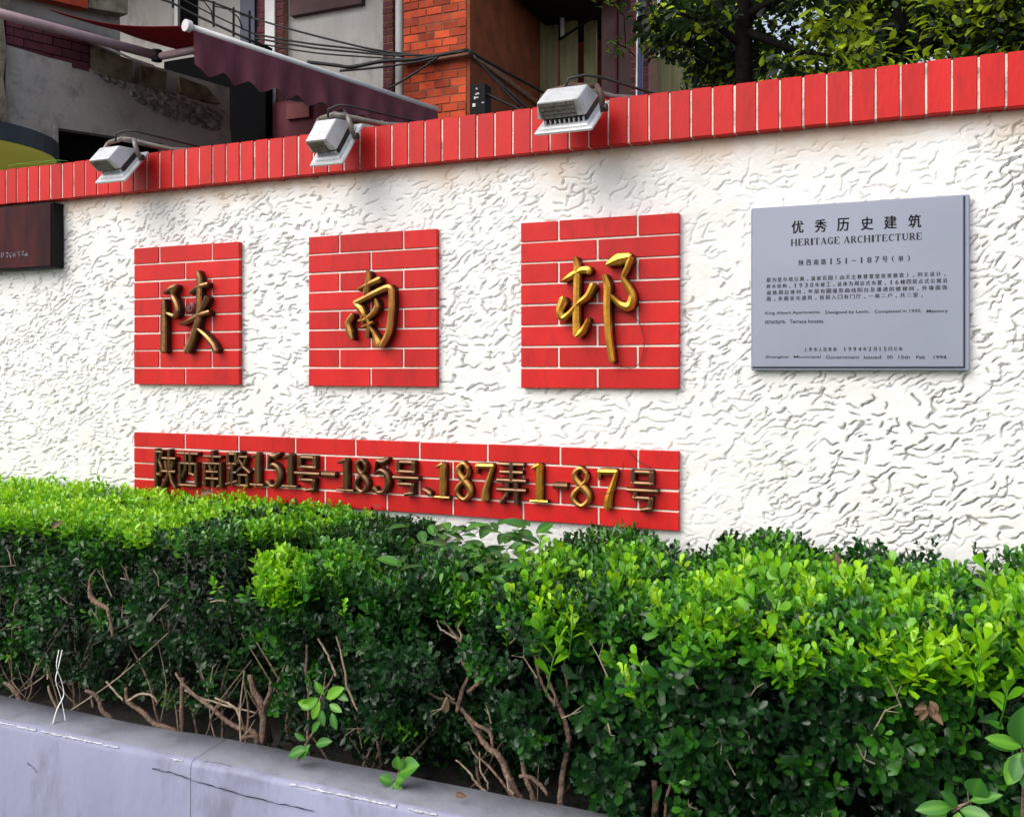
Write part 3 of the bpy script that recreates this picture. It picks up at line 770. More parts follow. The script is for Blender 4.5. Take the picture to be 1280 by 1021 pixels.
# ------------------------------------------------------------------ floodlights on the coping
def flood(label, pxl, pyl, pxr, yfront, rusty, tilt, Dp):
    """pxl,pyl: lower left corner of the glass frame, pxr: lower right corner"""
    a = on_y(pxl, pyl, yfront); b = on_y(pxr, pyl, yfront)
    W_ = b[0] - a[0]
    t = thing('floodlight', label, 'floodlight', ((a[0] + b[0]) / 2, 0.05, Z_COP1), 'floodlights along the coping')
    th = math.radians(tilt); c_, s_ = math.cos(th), math.sin(th)
    org = np.array([(a[0] + b[0]) / 2, yfront, a[2]])
    def L(u_, v_, h_):                     # u along the wall, v up the frame's slope, h out of its back
        return org + np.array([u_, v_ * c_ - h_ * s_, v_ * s_ + h_ * c_])
    def slab(mb, u0, u1, v0, v1, h0, h1, tp=0.0, tv0=0.0, tv1=0.0):
        mb.add([L(u0, v0, h0), L(u1, v0, h0), L(u1, v1, h0), L(u0, v1, h0), L(u0 + tp, v0 + tv0, h1), L(u1 - tp, v0 + tv0, h1), L(u1 - tp, v1 - tv1, h1), L(u0 + tp, v1 - tv1, h1)],
               [(0, 3, 2, 1), (4, 5, 6, 7), (0, 1, 5, 4), (1, 2, 6, 5), (2, 3, 7, 6), (3, 0, 4, 7)])
    hw = W_ / 2
    fr = MB(); slab(fr, -hw, hw, 0, Dp, 0, 0.010); 
    build('glass_frame', fr, M_LAMP, t, bevel=0.003)
    lip = MB(); slab(lip, -hw + .014, hw - .014, 0.014, Dp - .014, 0.010, 0.017, .006, .006, .006)
    build('frame_flange', lip, M_LAMP, t, bevel=0.002)
    ln = MB(); slab(ln, -hw + .016, hw - .016, 0.016, Dp - .016, -0.004, 0.0)
    build('glass', ln, M_LENS, t)
    gk = MB(); slab(gk, -hw + .022, hw - .022, 0.040, Dp - .020, 0.017, 0.034)
    build('dark_layer', gk, M_GASK2, t)
    fn = MB()
    for k in range(9):
        u_ = -hw + .03 + (W_ - .06) * k / 8
        slab(fn, u_ - .0018, u_ + .0018, 0.028, 0.0385, 0.017, 0.030)
    tag(build('cooling_fin', fn, M_LAMP, t), kind='stuff')
    hb = MB(); slab(hb, -hw + .008, hw - .020, 0.030, Dp - .020, 0.035, 0.088, .012, -0.010, .050)
    build('housing', hb, M_LAMP, t, bevel=0.004, seg=2)
    # recessed coarse front panel of the housing
    fp = MB()
    for i in range(14):
        for j in range(4):
            u_ = -hw + .026 + (W_ - .076) * i / 13; h_ = .042 + .036 * j / 3
            v_ = .028 - .012 * (h_ - .035) / .07
            slab(fp, u_ - .0042, u_ + .0042, v_ - random.uniform(.001, .004), v_ + .004, h_ - .005, h_ + .005)
    tag(build('front_grille', fp, M_BRKT, t), kind='stuff')
    bm_ = M_RUST if rusty else M_BRKT
    for sg_, nm in ((1, 'side_strap'), (-1, 'side_strap')):
        u_ = sg_ * (hw + .004)
        st = MB(); st.tube([L(u_, .11, .010), L(u_, .115, .04), L(u_ * .98, .125, .060), L(u_ * .80, .150, .072)], .0085, 6)
        build(nm, st, bm_, t, smooth=True)
    cb = MB(); cb.tube([L(-hw * .80, .15, .072), L(0, .16, .076), L(hw * .80, .15, .072)], .0085, 6)
    build('cross_strap', cb, bm_, t, smooth=True)
    kn = MB(); kn.tube([L(hw + .010, .11, .020), L(hw + .018, .11, .020)], .011, 10)
    build('pivot_bolt', kn, M_GASK2, t, smooth=False)
    pl_ = L(0, .16, .076)
    ar = MB(); ar.tube([pl_, (pl_[0] + .06, .06, Z_COP1 + .032), (pl_[0] + .20, .10, Z_COP1 + .020)], [.010, .010, .009], 8)
    build('arm', ar, M_BRKT, t, smooth=True)
    jb = MB().box((pl_[0] + .17, .075, Z_COP1), (pl_[0] + .235, .13, Z_COP1 + .034))
    build('junction_box', jb, M_GASK2, t, bevel=.004)
    ca = MB(); ca.tube([L(-hw * .2, .14, .08), L(-hw * .1, .155, .100), L(hw * .4, .17, .100), L(hw * .9, .18, .085), (pl_[0] + .2, .10, Z_COP1 + .03)], .004, 6)
    build('supply_cable', ca, M_CABLE, t, smooth=True)
    return t
flood('small pale grey floodlight above the left brick panel, arm stretched to the right', 120, 231, 158, -0.170, False, 48, .165)
flood('white topped floodlight with a bent strap above the middle brick panel', 388, 210, 430, -0.185, False, 52, .190)
flood('largest floodlight with a brown strap and dark grille above the right brick panel', 668, 171, 741, -0.230, True, 36, .195)

# ------------------------------------------------------------------ planter wall (kerb)
KI, KO, KZ = -0.73, -0.862, 0.54
kerb = thing('planter_wall', 'low lavender grey planter wall with a worn white edge in front of the hedge', 'planter wall', (-2, -0.8, 0))
xj = on_y(238, 960, KO)[0]
def kerb_run(x0, x1, nm):
    xs_ = np.linspace(x0, x1, max(2, int((x1 - x0) / 0.02)))
    prof = [(KO - .004, 0.0), (KO - .002, .30), (KO, KZ - .016), (KO + .004, KZ - .006), (KO + .014, KZ), (KO + .05, KZ + .002), (KI - .004, KZ + .003), (KI, KZ - .002), (KI, .40)]
    k = len(prof)
    vs_, fs_ = [], []
    for i, x in enumerate(xs_):
        for j, (y, z) in enumerate(prof):
            nz_ = float(noise2(np.array(x * 9.0), np.array(j * 3.3), 5)) * .0022 + float(noise2(np.array(x * 2.0), np.array(j * 1.3), 8)) * .003
            vs_.append((x, y + (nz_ if 0 < j < 8 else 0), z + (nz_ if j > 1 else 0)))
    for i in range(len(xs_) - 1):
        for j in range(k - 1):
            a = i * k + j
            fs_.append((a, a + k, a + k + 1, a + 1))
    mb = MB().add(vs_, fs_)
    o_ = build(nm, mb, M_KERB, kerb, smooth=True)
    o_.data.materials.append(M_KERBTOP)
    idx = [0] * len(o_.data.polygons)
    for i in range(len(xs_) - 1):
        for j in (4, 5, 6, 7): idx[i * (k - 1) + j] = 1
    o_.data.polygons.foreach_set('material_index', idx)
    return o_
kerb_run(-9, xj - .0008, 'kerb_segment'); kerb_run(xj + .0008, 4.5, 'kerb_segment')
# chipped white arris and cracks
ch = MB()
for x0, x1 in ((-2.30, -2.12), (-2.10, -1.83), (-1.66, -1.62), (-1.30, -1.02), (-0.99, -0.92), (-0.84, -0.79)):
    n = int((x1 - x0) / .008) + 2
    ps = [(x0 + (x1 - x0) * i / (n - 1)) for i in range(n)]
    ch.tube([(x, KO + .003 + random.uniform(-.001, .001), KZ - .005 + random.uniform(-.0015, .0015)) for x in ps], [random.uniform(.001, .0036) for _ in ps], 6)
build('chipped_edge', ch, M_CHIP, kerb)
ck = MB()
def crack(pts, wd_):
    q_ = [on_y(x, y, KO - .0042) for x, y in pts]
    res = []
    for a_, b_ in zip(q_, q_[1:]):
        for t in np.linspace(0, 1, 6, endpoint=False): res.append(a_ * (1 - t) + b_ * t + np.array([0, 0, random.uniform(-.0012, .0012)]))
    res.append(q_[-1])
    up = [p + np.array([0, 0, wd_ * random.uniform(.3, 1.2)]) for p in res]
    n = len(res)
    ck.add(res + up, [(i, i + 1, n + i + 1, n + i) for i in range(n - 1)])
crack([(190, 961), (215, 966), (240, 975), (270, 984), (310, 996), (350, 1005), (392, 1014)], .0028)
crack([(34, 954), (40, 958), (46, 966)], .003)
crack([(255, 951), (270, 953), (290, 957)], .0012)
build('crack', ck, M_GASK2, kerb)
soil = MB()
sx = np.linspace(-9, 4.5, 270); sy = np.linspace(-0.732, 0.02, 18)
SX, SY = np.meshgrid(sx, sy)
SZ = 0.47 + .02 * noise2(SX * 9, SY * 9, 1) + .01 * noise2(SX * 30, SY * 30, 2)
ii = (np.arange(17)[:, None] * 270 + np.arange(269)[None, :]).reshape(-1)
me = np_mesh('soil', np.stack([SX, SY, SZ], -1).reshape(-1, 3), np.stack([ii, ii + 1, ii + 271, ii + 270], -1), M_SOIL)
o = bpy.data.objects.new('soil', me); link(o); tag(o, kind='structure')

# ------------------------------------------------------------------ leaves
def nrm(a): return a / (np.linalg.norm(a, axis=-1, keepdims=True) + 1e-9)
def leaf_mesh(base, axis, up, L, Wd, fold=0.25, curl=0.15, tone=None, fine=True, round_tip=False):
    """obovate folded leaves, vectorised"""
    axis = nrm(axis); side = nrm(np.cross(axis, up)); n = np.cross(side, axis)
    L = L[:, None]; Wd = Wd[:, None]
    N_ = len(base)
    if round_tip:
        pr = [(0, 0), (.22, -.17), (.22, 0), (.22, .17), (.5, -.40), (.5, 0), (.5, .40), (.72, -.5), (.72, 0), (.72, .5), (.90, -.36), (.90, 0), (.90, .36), (.99, -.12), (.97, 0), (.99, .12)]
        fc = [(0, 2, 1), (0, 3, 2)]
        for r_ in range(4):
            a0 = 1 + r_ * 3
            for q_ in range(2): fc += [(a0 + q_, a0 + q_ + 1, a0 + q_ + 4), (a0 + q_, a0 + q_ + 4, a0 + q_ + 3)]
    elif fine:
        pr = [(0, 0), (.38, -.36), (.36, 0), (.38, .36), (.80, -.47), (.74, 0), (.80, .47), (1, 0)]
        fc = [(0, 2, 1), (0, 3, 2), (1, 2, 5), (1, 5, 4), (2, 3, 6), (2, 6, 5), (4, 5, 7), (5, 6, 7)]
    else:
        pr = [(0, 0), (.58, -.5), (.55, 0), (.58, .5), (1, 0)]
        fc = [(0, 2, 1), (0, 3, 2), (1, 2, 4), (2, 3, 4)]
    V_ = []
    for t, s in pr:
        lift = abs(s) * fold * 2
        V_.append(base + axis * L * t + side * Wd * s + n * (Wd * lift - L * curl * t * t))
    V_ = np.stack(V_, 1)
    k = len(pr)
    F_ = (np.arange(N_)[:, None, None] * k + np.array(fc)[None]).reshape(-1, 3)
    A_ = np.repeat(tone, k) if tone is not None else None
    return V_.reshape(-1, 3), F_, A_
def sprig_leaves(Ptip, D, n_leaf, size, tone, spread=1.0, r=rng):
    """Ptip: shoot tips, D: shoot directions; returns per-leaf arrays"""
    S = len(Ptip)
    D = nrm(D)
    ref = np.where(np.abs(D[:, 2:3]) < .9, np.array([[0, 0, 1.0]]), np.array([[1.0, 0, 0]]))
    U_ = nrm(np.cross(D, ref)); V2 = np.cross(D, U_)
    az0 = r.uniform(0, 6.28, S)
    B, Ax, Up, Ls, Ag = [], [], [], [], []
    for i in range(n_leaf):
        t = i / (n_leaf - 1)
        az = az0 + i * 2.4 + r.normal(0, .25, S)
        tilt = (1.25 - .85 * t) * spread + r.normal(0, .18, S)
        rad = U_ * np.cos(az)[:, None] + V2 * np.sin(az)[:, None]
        a_ = nrm(D * np.cos(tilt)[:, None] + rad * np.sin(tilt)[:, None])
        B.append(Ptip - D * (size * (1.9 * (1 - t)))[:, None])
        Ax.append(a_)
        Up.append(nrm(D * np.sin(tilt)[:, None] - rad * np.cos(tilt)[:, None] + r.normal(0, .22, (S, 3))))
        Ls.append(size * (1.0 - .30 * t * t) * r.uniform(.75, 1.15, S))
        Ag.append(np.clip(tone + .12 * (t - .5) + r.normal(0, .06, S), 0, 1))
    return np.concatenate(B), np.concatenate(Ax), np.concatenate(Up), np.concatenate(Ls), np.concatenate(Ag)

# ------------------------------------------------------------------ hedge stems traced from the photograph
STEM_Y = -0.67
z1_ = lambda p: (p[0] / 3.2, 850 + p[1] / 3.2)
z5 = lambda p: (520 + p[0] / 3.9125, 760 + p[1] / 3.9125)
zg = lambda p: (p[0] / 4.267, 580 + p[1] / 4.267)
STEMS_A = [   # left hedge: (points, half widths px, dy, material)
 ([z1_(p) for p in ((345, 40), (385, 62), (410, 120), (445, 158), (470, 190))], (2, 2.5, 3, 3.4, 3.6), 0),
 ([z1_(p) for p in ((505, 30), (510, 85), (570, 125), (620, 175), (680, 195), (720, 225))], (2, 2.6, 3, 3.2, 3.6, 4), 0),
 ([z1_(p) for p in ((510, 82), (560, 54), (610, 62), (628, 92))], (1.8, 1.5, 1.3, 1), -.01),
 ([z1_(p) for p in ((425, 2), (455, 40), (492, 82))], (1.2, 1.4, 1.2), -.01),
 ([z1_(p) for p in ((732, -10), (728, 80), (730, 200))], (2.5, 2.8, 3.2), .03),
 ([z1_(p) for p in ((15, 8), (48, 32), (75, 72), (95, 110))], (2, 3, 3.2, 3.4), 0),
 ([zg(p) for p in ((505, 565), (482, 610), (480, 655), (490, 715), (530, 745), (575, 775), (592, 850), (600, 920))], (1, 1.6, 2.4, 3.6, 3.2, 2.2, 2, 2), -.05),
]
STEMS_B = [
 ([z1_(p) for p in ((700, -30), (750, 35), (850, 112), (930, 180), (990, 195), (1022, 220), (1030, 280))], (1.4, 2, 2.6, 3, 3.6, 4, 4), -.01),
 ([z1_(p) for p in ((1000, -20), (1015, 40), (1050, 105), (1052, 200), (1040, 300))], (3.4, 3.8, 4.6, 4.4, 5), 0),
 ([z1_(p) for p in ((1085, 10), (1080, 50), (1052, 112))], (2.6, 3, 3.2), 0),
 ([z1_(p) for p in ((860, 72), (925, 98), (955, 130), (966, 182))], (1.2, 1.5, 1.6, 1.8), -.02),
 ([z1_(p) for p in ((1020, 222), (975, 230), (958, 262))], (2.4, 2.2, 1.8), -.015),
 ([z1_(p) for p in ((740, 40), (800, 68), (850, 85), (940, 110), (1030, 130))], (1, 1.2, 1.3, 1.3, 1), .01),
 ([(384, 805), (383, 838), (386, 868), (384, 930)], (1.6, 1.9, 2, 2), .0),
 ([(397, 797), (408, 815), (415, 830), (420, 845)], (1.2, 1.4, 1.6, 1.8), -.02),
 ([(420, 794), (430, 830), (436, 864), (451, 893)], (1.2, 1.5, 1.6, 1.6), -.01),
 ([(449, 812), (462, 850), (460, 880), (472, 925)], (1.4, 1.6, 1.8, 2.2), 0),
 ([z5(p) for p in ((135, 55), (170, 105), (212, 160), (212, 215), (240, 280), (275, 312), (312, 352), (285, 385), (250, 412))], (1, 1.5, 2, 2.6, 2.8, 3, 2.8, 2.4, 2), -.04),
 ([z5(p) for p in ((228, 55), (205, 95), (222, 130), (216, 170))], (1, 1.3, 1.6, 1.8), -.04),
 ([z5(p) for p in ((105, 55), (115, 95), (160, 125), (205, 150))], (.8, 1.1, 1.3, 1.4), -.04),
 ([z5(p) for p in ((262, 322), (235, 380), (215, 440), (198, 505))], (2, 2.6, 3, 2.6), -.04),
 ([z5(p) for p in ((215, 480), (262, 545), (305, 615), (352, 680), (402, 715), (450, 815), (490, 905), (530, 950))], (2.4, 2.8, 3.4, 4, 4.2, 4.6, 5, 5.4), -.02),
 ([z5(p) for p in ((225, 490), (290, 565), (355, 600), (372, 640), (376, 678))], (2, 2.4, 2.6, 2.2, 1.6), -.045),
 ([z5(p) for p in ((45, 405), (110, 438), (180, 455), (200, 470))], (1.2, 1.7, 1.9, 2), -.03),
 ([z5(p) for p in ((128, 380), (145, 420), (190, 445))], (1, 1.3, 1.4), -.03),
 ([z5(p) for p in ((512, 640), (520, 700), (528, 790), (558, 880), (585, 950))], (3, 3.4, 3.4, 3.6, 3.8), 0),
 ([z5(p) for p in ((508, 822), (550, 822), (600, 855), (630, 890), (640, 915))], (2.2, 2.6, 2.6, 2.4, 1.6), -.05),
 ([z5(p) for p in ((490, 105), (545, 170), (585, 250), (610, 345), (650, 430), (700, 470))], (1.2, 1.8, 2.2, 2, 2.2, 3), -.04),
 ([z5(p) for p in ((580, 170), (605, 240), (640, 320), (665, 390), (690, 455))], (1, 1.8, 1.6, 1.6, 2.2), -.045),
 ([z5(p) for p in ((742, 200), (725, 290), (740, 380), (735, 430), (708, 465))], (1, 1.4, 1.8, 2, 2.4), -.03),
 ([z5(p) for p in ((700, 462), (720, 530), (745, 615), (742, 680), (728, 760), (712, 850), (706, 990))], (3, 3.4, 3.8, 3.8, 3.6, 4, 4.6), -.03),
 ([z5(p) for p in ((195, 742), (260, 800), (300, 860), (350, 900))], (1, 1.4, 1.6, 1.6), 0),
 ([z5(p) for p in ((255, 650), (290, 715), (345, 760), (400, 820), (450, 890), (495, 930))], (.9, 1.3, 1.5, 1.6, 1.8, 2), -.035),
 ([z5(p) for p in ((310, 700), (315, 790), (345, 840), (352, 890))], (.9, 1.2, 1.2, 1.2), 0),
 ([z5(p) for p in ((450, 815), (448, 870), (480, 915))], (1.4, 1.5, 1.6), -.04),
 ([(818, 975), (819, 1000), (816, 1040)], (4, 4.4, 4.6), -.04),
 ([(841, 944), (840, 970), (833, 1000), (830, 1030)], (1.6, 1.8, 2, 2), -.04),
]
def stem_world(st):
    pts, hw, dy = st
    out = []
    for (x, y), h_ in zip(pts, hw):
        p = on_y(x, y, STEM_Y + dy)
        out.append((p, h_ * (STEM_Y + dy - CAM[1]) / ray(x, y)[1] / F_PX * 1.0))
    return out
def smooth_poly(ps, rs, n=4):
    P3 = np.array(ps); R3 = np.array(rs)
    Pp = np.vstack([2 * P3[0] - P3[1], P3, 2 * P3[-1] - P3[-2]])
    o1, o2 = [], []
    for i in range(1, len(Pp) - 2):
        for t in np.linspace(0, 1, n, endpoint=False):
            a, b, c, d = Pp[i - 1:i + 3]
            o1.append(.5 * (2 * b + (c - a) * t + (2 * a - 5 * b + 4 * c - d) * t * t + (3 * b - a - 3 * c + d) * t ** 3)); o2.append(R3[i - 1] * (1 - t) + R3[i] * t)
    o1.append(P3[-1]); o2.append(R3[-1])
    return o1, o2
STEM_PTS = []
def add_stems(lst, parent):
    for st in lst:
        sw = stem_world(st)
        ps, rs = smooth_poly([p for p, _ in sw], [r_ for _, r_ in sw])
        ps = [p + np.array([random.uniform(-.0012, .0012), random.uniform(-.002, .002), random.uniform(-.0012, .0012)]) for p in ps]
        if st[1][-1] >= 2.0 and sw[-1][0][2] < KZ + .10:
            ps.append(ps[-1] + np.array([0.0, .03, -.10])); rs.append(rs[-1] * 1.1)
        thin = max(st[1]) < 2.0
        build('twig' if thin else 'stem', MB().tube(ps, rs, 7), M_TWIG if thin else M_BARK, parent, smooth=True)
        for p in ps[::3]: STEM_PTS.append(p)

hedge1 = thing('hedge', 'taller clipped hedge on the left with a bright flat top', 'hedge', (-3.0, -0.4, 0.47), 'hedge sections in the planter')
hedge2 = thing('hedge', 'lower lumpy hedge on the right below the plaque and address row', 'hedge', (-0.8, -0.45, 0.47), 'hedge sections in the planter')
add_stems(STEMS_A, hedge1); add_stems(STEMS_B, hedge2)
SP = np.array(STEM_PTS)

def X_at(px, y): return on_y(px, 700, y)[0]
def carve(Pt):
    """True where a shoot would hide a bare stem"""
    keep = np.ones(len(Pt), bool)
    for p in SP:
        d2 = (Pt[:, 0] - p[0]) ** 2 + (Pt[:, 2] - p[2]) ** 2
        keep &= ~((d2 < .034 ** 2) & (Pt[:, 1] < p[1] + .04))
    return keep

def fbm(x, y, s): return noise2(x, y, s) * .65 + noise2(x * 2.1, y * 2.1, s + 1) * .35

X300, X520b, X520f = X_at(300, -.6), X_at(515, -.2), X_at(515, -.6)
# hedge sections -------------------------------------------------
def h1_top(x): return 1.068 - .016 * np.clip((x + 3.3) / 1.3, 0, 2) - .030 * np.clip((x + 1.95) / .5, 0, 1) + .014 * fbm(x / .16, x * 0, 70)
def h1_front(x):
    f = -.665 + .03 * fbm(x / .25, x * 0 + 3, 71)
    s = np.clip((x - (X300 - .12)) / .18, 0, 1)
    return f * (1 - s) + (-.34) * s
def h1_bot(x): return .550 + .05 * fbm(x / .2, x * 0 + 8, 72)
def h2_top(x):
    base = 1.000 + .030 * fbm(x / .13, x * 0, 80) + .03 * np.clip((x - (-.25)) / .35, 0, 1)
    return base
def h2_front(x): return -.755 - .020 * np.clip((x + 1.0) / .6, 0, 1) + .035 * fbm(x / .22, x * 0 + 3, 81)
def h2_bot(x): return .615 - .17 * np.clip((x - X_at(690, -.75)) / .2, 0, 1) + .05 * fbm(x / .18, x * 0 + 8, 82)

def sample_front(n, x0, x1, ftop, ffront, fbot, jit, roundr=.09):
    x = rng.uniform(x0, x1, n); u_ = rng.uniform(0, 1, n)
    zt_, zb2 = ftop(x), fbot(x)
    z = zb2 + (zt_ - zb2) * u_
    y = ffront(x)
    lump = .085 * fbm(x / .12, z / .10, 90)
    dz = zt_ - z
    rnd = np.where(dz < roundr, roundr - np.sqrt(np.maximum(roundr ** 2 - (roundr - dz) ** 2, 0)), 0)
    under = np.clip((.12 - (z - zb2)) / .12, 0, 1) ** 2 * .07
    depth = rng.exponential(jit, n)
    P_ = np.stack([x, y + lump + rnd * .8 + under + depth, z], -1)
    D_ = np.stack([rng.normal(0, .45, n), -1.0 + rng.normal(0, .3, n) + .9 * np.exp(-dz / .05), .45 + 1.3 * np.exp(-dz / .07) + rng.normal(0, .35, n)], -1)
    return P_, D_, dz, depth
def sample_top(n, x0, x1, ftop, ffront, yback, jit):
    x = rng.uniform(x0, x1, n); v_ = rng.uniform(0, 1, n)
    yf = ffront(x)
    y = yf + (yback - yf) * v_
    z = ftop(x) + .018 * fbm(x / .09, y / .09, 95) - rng.exponential(jit, n)
    P_ = np.stack([x, y, z], -1)
    D_ = np.stack([rng.normal(0, .35, n), -.25 + rng.normal(0, .35, n), np.ones(n)], -1)
    return P_, D_, ftop(x) - z
def foliage(parent, parts, name='foliage'):
    Vs, Fs, Gs, off = [], [], [], 0
    for i, (B, A_, U_, L_, G_) in enumerate(parts):
        V_, F_, G2 = leaf_mesh(B, A_, U_, L_, L_ * rng.uniform(.44, .60, len(L_)), fold=.16, curl=.12, tone=G_, fine=i < len(parts) - 1)
        Vs.append(V_); Fs.append(F_ + off); Gs.append(G2); off += len(V_)
    V_, F_, G2 = np.concatenate(Vs), np.concatenate(Fs), np.concatenate(Gs)
    po = WORLD[parent.as_pointer()]
    o_ = bpy.data.objects.new(name, np_mesh(name, V_ - po, F_, M_LEAF, attr=G2))
    link(o_, parent); tag(o_, kind='stuff')
    print(parent.name, name, len(F_), 'tris')
    return o_
def filt(P_, D_, *arr, gap=None, seed=100):
    k = carve(P_)
    if gap is not None:
        k &= (fbm(P_[:, 0] / .075, P_[:, 2] / .065, seed) + rng.normal(0, .12, len(P_))) < gap
    return [a[k] for a in (P_, D_, *arr)]

# --- hedge 1
parts = []
xL = -4.5
n = 3400
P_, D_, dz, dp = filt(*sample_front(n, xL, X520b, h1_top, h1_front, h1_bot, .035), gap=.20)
tone = .30 + .32 * fbm(P_[:, 0] / .10, P_[:, 2] / .09, 110) - dp * 2 + rng.normal(0, .08, len(P_)) + .42 * np.exp(-(dz / .035) ** 2) * (P_[:, 0] < X_at(300, -.4))  # young top, and a front painted darker inwards as shade
parts.append(sprig_leaves(P_, D_, 8, rng.uniform(.022, .031, len(P_)), np.clip(tone, .02, .9)))
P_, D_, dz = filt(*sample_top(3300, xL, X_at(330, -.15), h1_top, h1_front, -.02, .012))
tone = .90 + .12 * fbm(P_[:, 0] / .15, P_[:, 1] / .15, 111) + rng.normal(0, .09, len(P_)) - dz * 5
parts.append(sprig_leaves(P_, D_, 8, rng.uniform(.020, .029, len(P_)), np.clip(tone, .1, 1)))
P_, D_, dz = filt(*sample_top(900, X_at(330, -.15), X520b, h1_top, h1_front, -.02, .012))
tone = .30 + .5 * np.clip(1 - np.abs(P_[:, 0] - X_at(400, -.2)) / .22, 0, 1) + rng.normal(0, .1, len(P_)) - dz * 4
parts.append(sprig_leaves(P_, D_, 8, rng.uniform(.020, .028, len(P_)), np.clip(tone, .05, .95)))
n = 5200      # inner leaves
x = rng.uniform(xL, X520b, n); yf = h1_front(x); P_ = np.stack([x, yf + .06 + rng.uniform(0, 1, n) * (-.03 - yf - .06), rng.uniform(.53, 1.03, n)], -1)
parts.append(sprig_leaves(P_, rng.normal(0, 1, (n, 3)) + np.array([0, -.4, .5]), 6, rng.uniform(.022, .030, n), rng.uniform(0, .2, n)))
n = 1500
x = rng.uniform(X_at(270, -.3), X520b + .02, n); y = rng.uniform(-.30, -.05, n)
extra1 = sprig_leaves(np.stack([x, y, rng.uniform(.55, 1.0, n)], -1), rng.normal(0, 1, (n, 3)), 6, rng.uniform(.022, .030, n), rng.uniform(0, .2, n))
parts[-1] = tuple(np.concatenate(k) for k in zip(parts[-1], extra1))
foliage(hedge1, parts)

# --- hedge 2
parts = []
x2a, x2b = X_at(318, -.72), 1.3
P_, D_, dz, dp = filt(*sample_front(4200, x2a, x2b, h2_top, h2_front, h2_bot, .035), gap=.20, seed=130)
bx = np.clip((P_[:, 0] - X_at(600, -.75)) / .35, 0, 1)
tone = .31 + .34 * fbm(P_[:, 0] / .10, P_[:, 2] / .09, 140) - dp * 2 + rng.normal(0, .08, len(P_)) + (.25 + .48 * bx) * np.exp(-(dz / (.05 + .025 * bx)) ** 2)  # bright young edge above, shade painted into the front leaves with depth
tone += .42 * np.exp(-((P_[:, 0] - X_at(365, -.72)) / .12) ** 2 - ((dz - .02) / .06) ** 2)
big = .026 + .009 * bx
parts.append(sprig_leaves(P_, D_, 8, rng.uniform(.85, 1.2, len(P_)) * big, np.clip(tone, .02, .95)))
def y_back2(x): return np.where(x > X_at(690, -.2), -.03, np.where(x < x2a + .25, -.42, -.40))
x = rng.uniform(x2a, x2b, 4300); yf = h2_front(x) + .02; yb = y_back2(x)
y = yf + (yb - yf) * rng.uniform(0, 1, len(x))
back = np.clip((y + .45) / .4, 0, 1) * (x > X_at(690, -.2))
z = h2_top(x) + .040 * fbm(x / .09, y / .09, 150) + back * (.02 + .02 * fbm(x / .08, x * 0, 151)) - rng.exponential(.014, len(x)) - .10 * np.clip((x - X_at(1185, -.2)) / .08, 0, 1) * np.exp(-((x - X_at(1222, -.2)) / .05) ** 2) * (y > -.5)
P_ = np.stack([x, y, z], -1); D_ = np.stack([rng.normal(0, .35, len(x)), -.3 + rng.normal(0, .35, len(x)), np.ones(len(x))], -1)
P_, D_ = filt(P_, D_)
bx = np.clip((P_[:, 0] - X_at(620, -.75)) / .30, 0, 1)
tone = .38 + .26 * bx + .50 * fbm(P_[:, 0] / .13, P_[:, 1] / .16, 152) + rng.normal(0, .09, len(P_)) - .22 * np.clip((P_[:, 1] + .28) / .2, 0, 1)
tone += .34 * np.exp(-((P_[:, 0] - X_at(365, -.65)) / .12) ** 2)
parts.append(sprig_leaves(P_, D_, 8, rng.uniform(.022, .033, len(P_)) * (1 + .15 * bx), np.clip(tone, .05, 1)))
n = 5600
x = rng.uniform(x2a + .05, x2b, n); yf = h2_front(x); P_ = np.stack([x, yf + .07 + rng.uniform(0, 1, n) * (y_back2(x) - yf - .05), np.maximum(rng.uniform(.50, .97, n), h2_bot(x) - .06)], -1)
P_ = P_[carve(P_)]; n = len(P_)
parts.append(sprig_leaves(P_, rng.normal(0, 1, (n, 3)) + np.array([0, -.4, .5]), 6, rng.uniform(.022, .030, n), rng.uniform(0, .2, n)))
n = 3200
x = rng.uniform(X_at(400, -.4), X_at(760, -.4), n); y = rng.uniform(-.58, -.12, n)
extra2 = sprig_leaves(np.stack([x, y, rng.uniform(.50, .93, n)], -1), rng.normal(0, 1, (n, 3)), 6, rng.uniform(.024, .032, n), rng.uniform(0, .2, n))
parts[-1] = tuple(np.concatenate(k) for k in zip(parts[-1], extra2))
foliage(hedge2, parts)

# --- bright young shoots, each one an object
SHOOTS = []
r2 = np.random.default_rng(5)
for k in range(6):
    nl = (8, 9, 10, 8, 11, 9)[k]
    B, A_, U_, L_, G_ = sprig_leaves(np.zeros((1, 3)), np.array([[0, 0, 1.0]]), nl, np.array([.024]), np.array([.80 + .03 * k]), spread=.85, r=r2)
    V_, F_, G2 = leaf_mesh(B, A_, U_, L_, L_ * r2.uniform(.5, .62, len(L_)), fold=.14, curl=.08, tone=G_, round_tip=True)
    tb = MB().tube([(0, 0, -.07), (0.002, 0, -.03), (0, 0, .0)], [.0013, .0011, .0008], 4)
    tv = np.array(tb.v); tf = []
    for f_ in tb.f:
        for q_ in range(1, len(f_) - 1): tf.append((f_[0], f_[q_], f_[q_ + 1]))
    V3 = np.vstack([V_, tv]); F3 = np.vstack([F_, np.array(tf) + len(V_)])
    SHOOTS.append(np_mesh('leafy_shoot', V3, F3, M_LEAF, attr=np.concatenate([G2, np.full(len(tv), .6)])))
def shoots(parent, pts, dirs, sc):
    for p, d_, s_ in zip(pts, dirs, sc):
        e = Vector(d_).to_track_quat('Z', 'Y').to_euler()
        e.rotate_axis('Z', random.uniform(0, 6.28))
        instance('leafy_shoot', random.choice(SHOOTS), parent, p, e, (s_, s_, s_))
n = 120
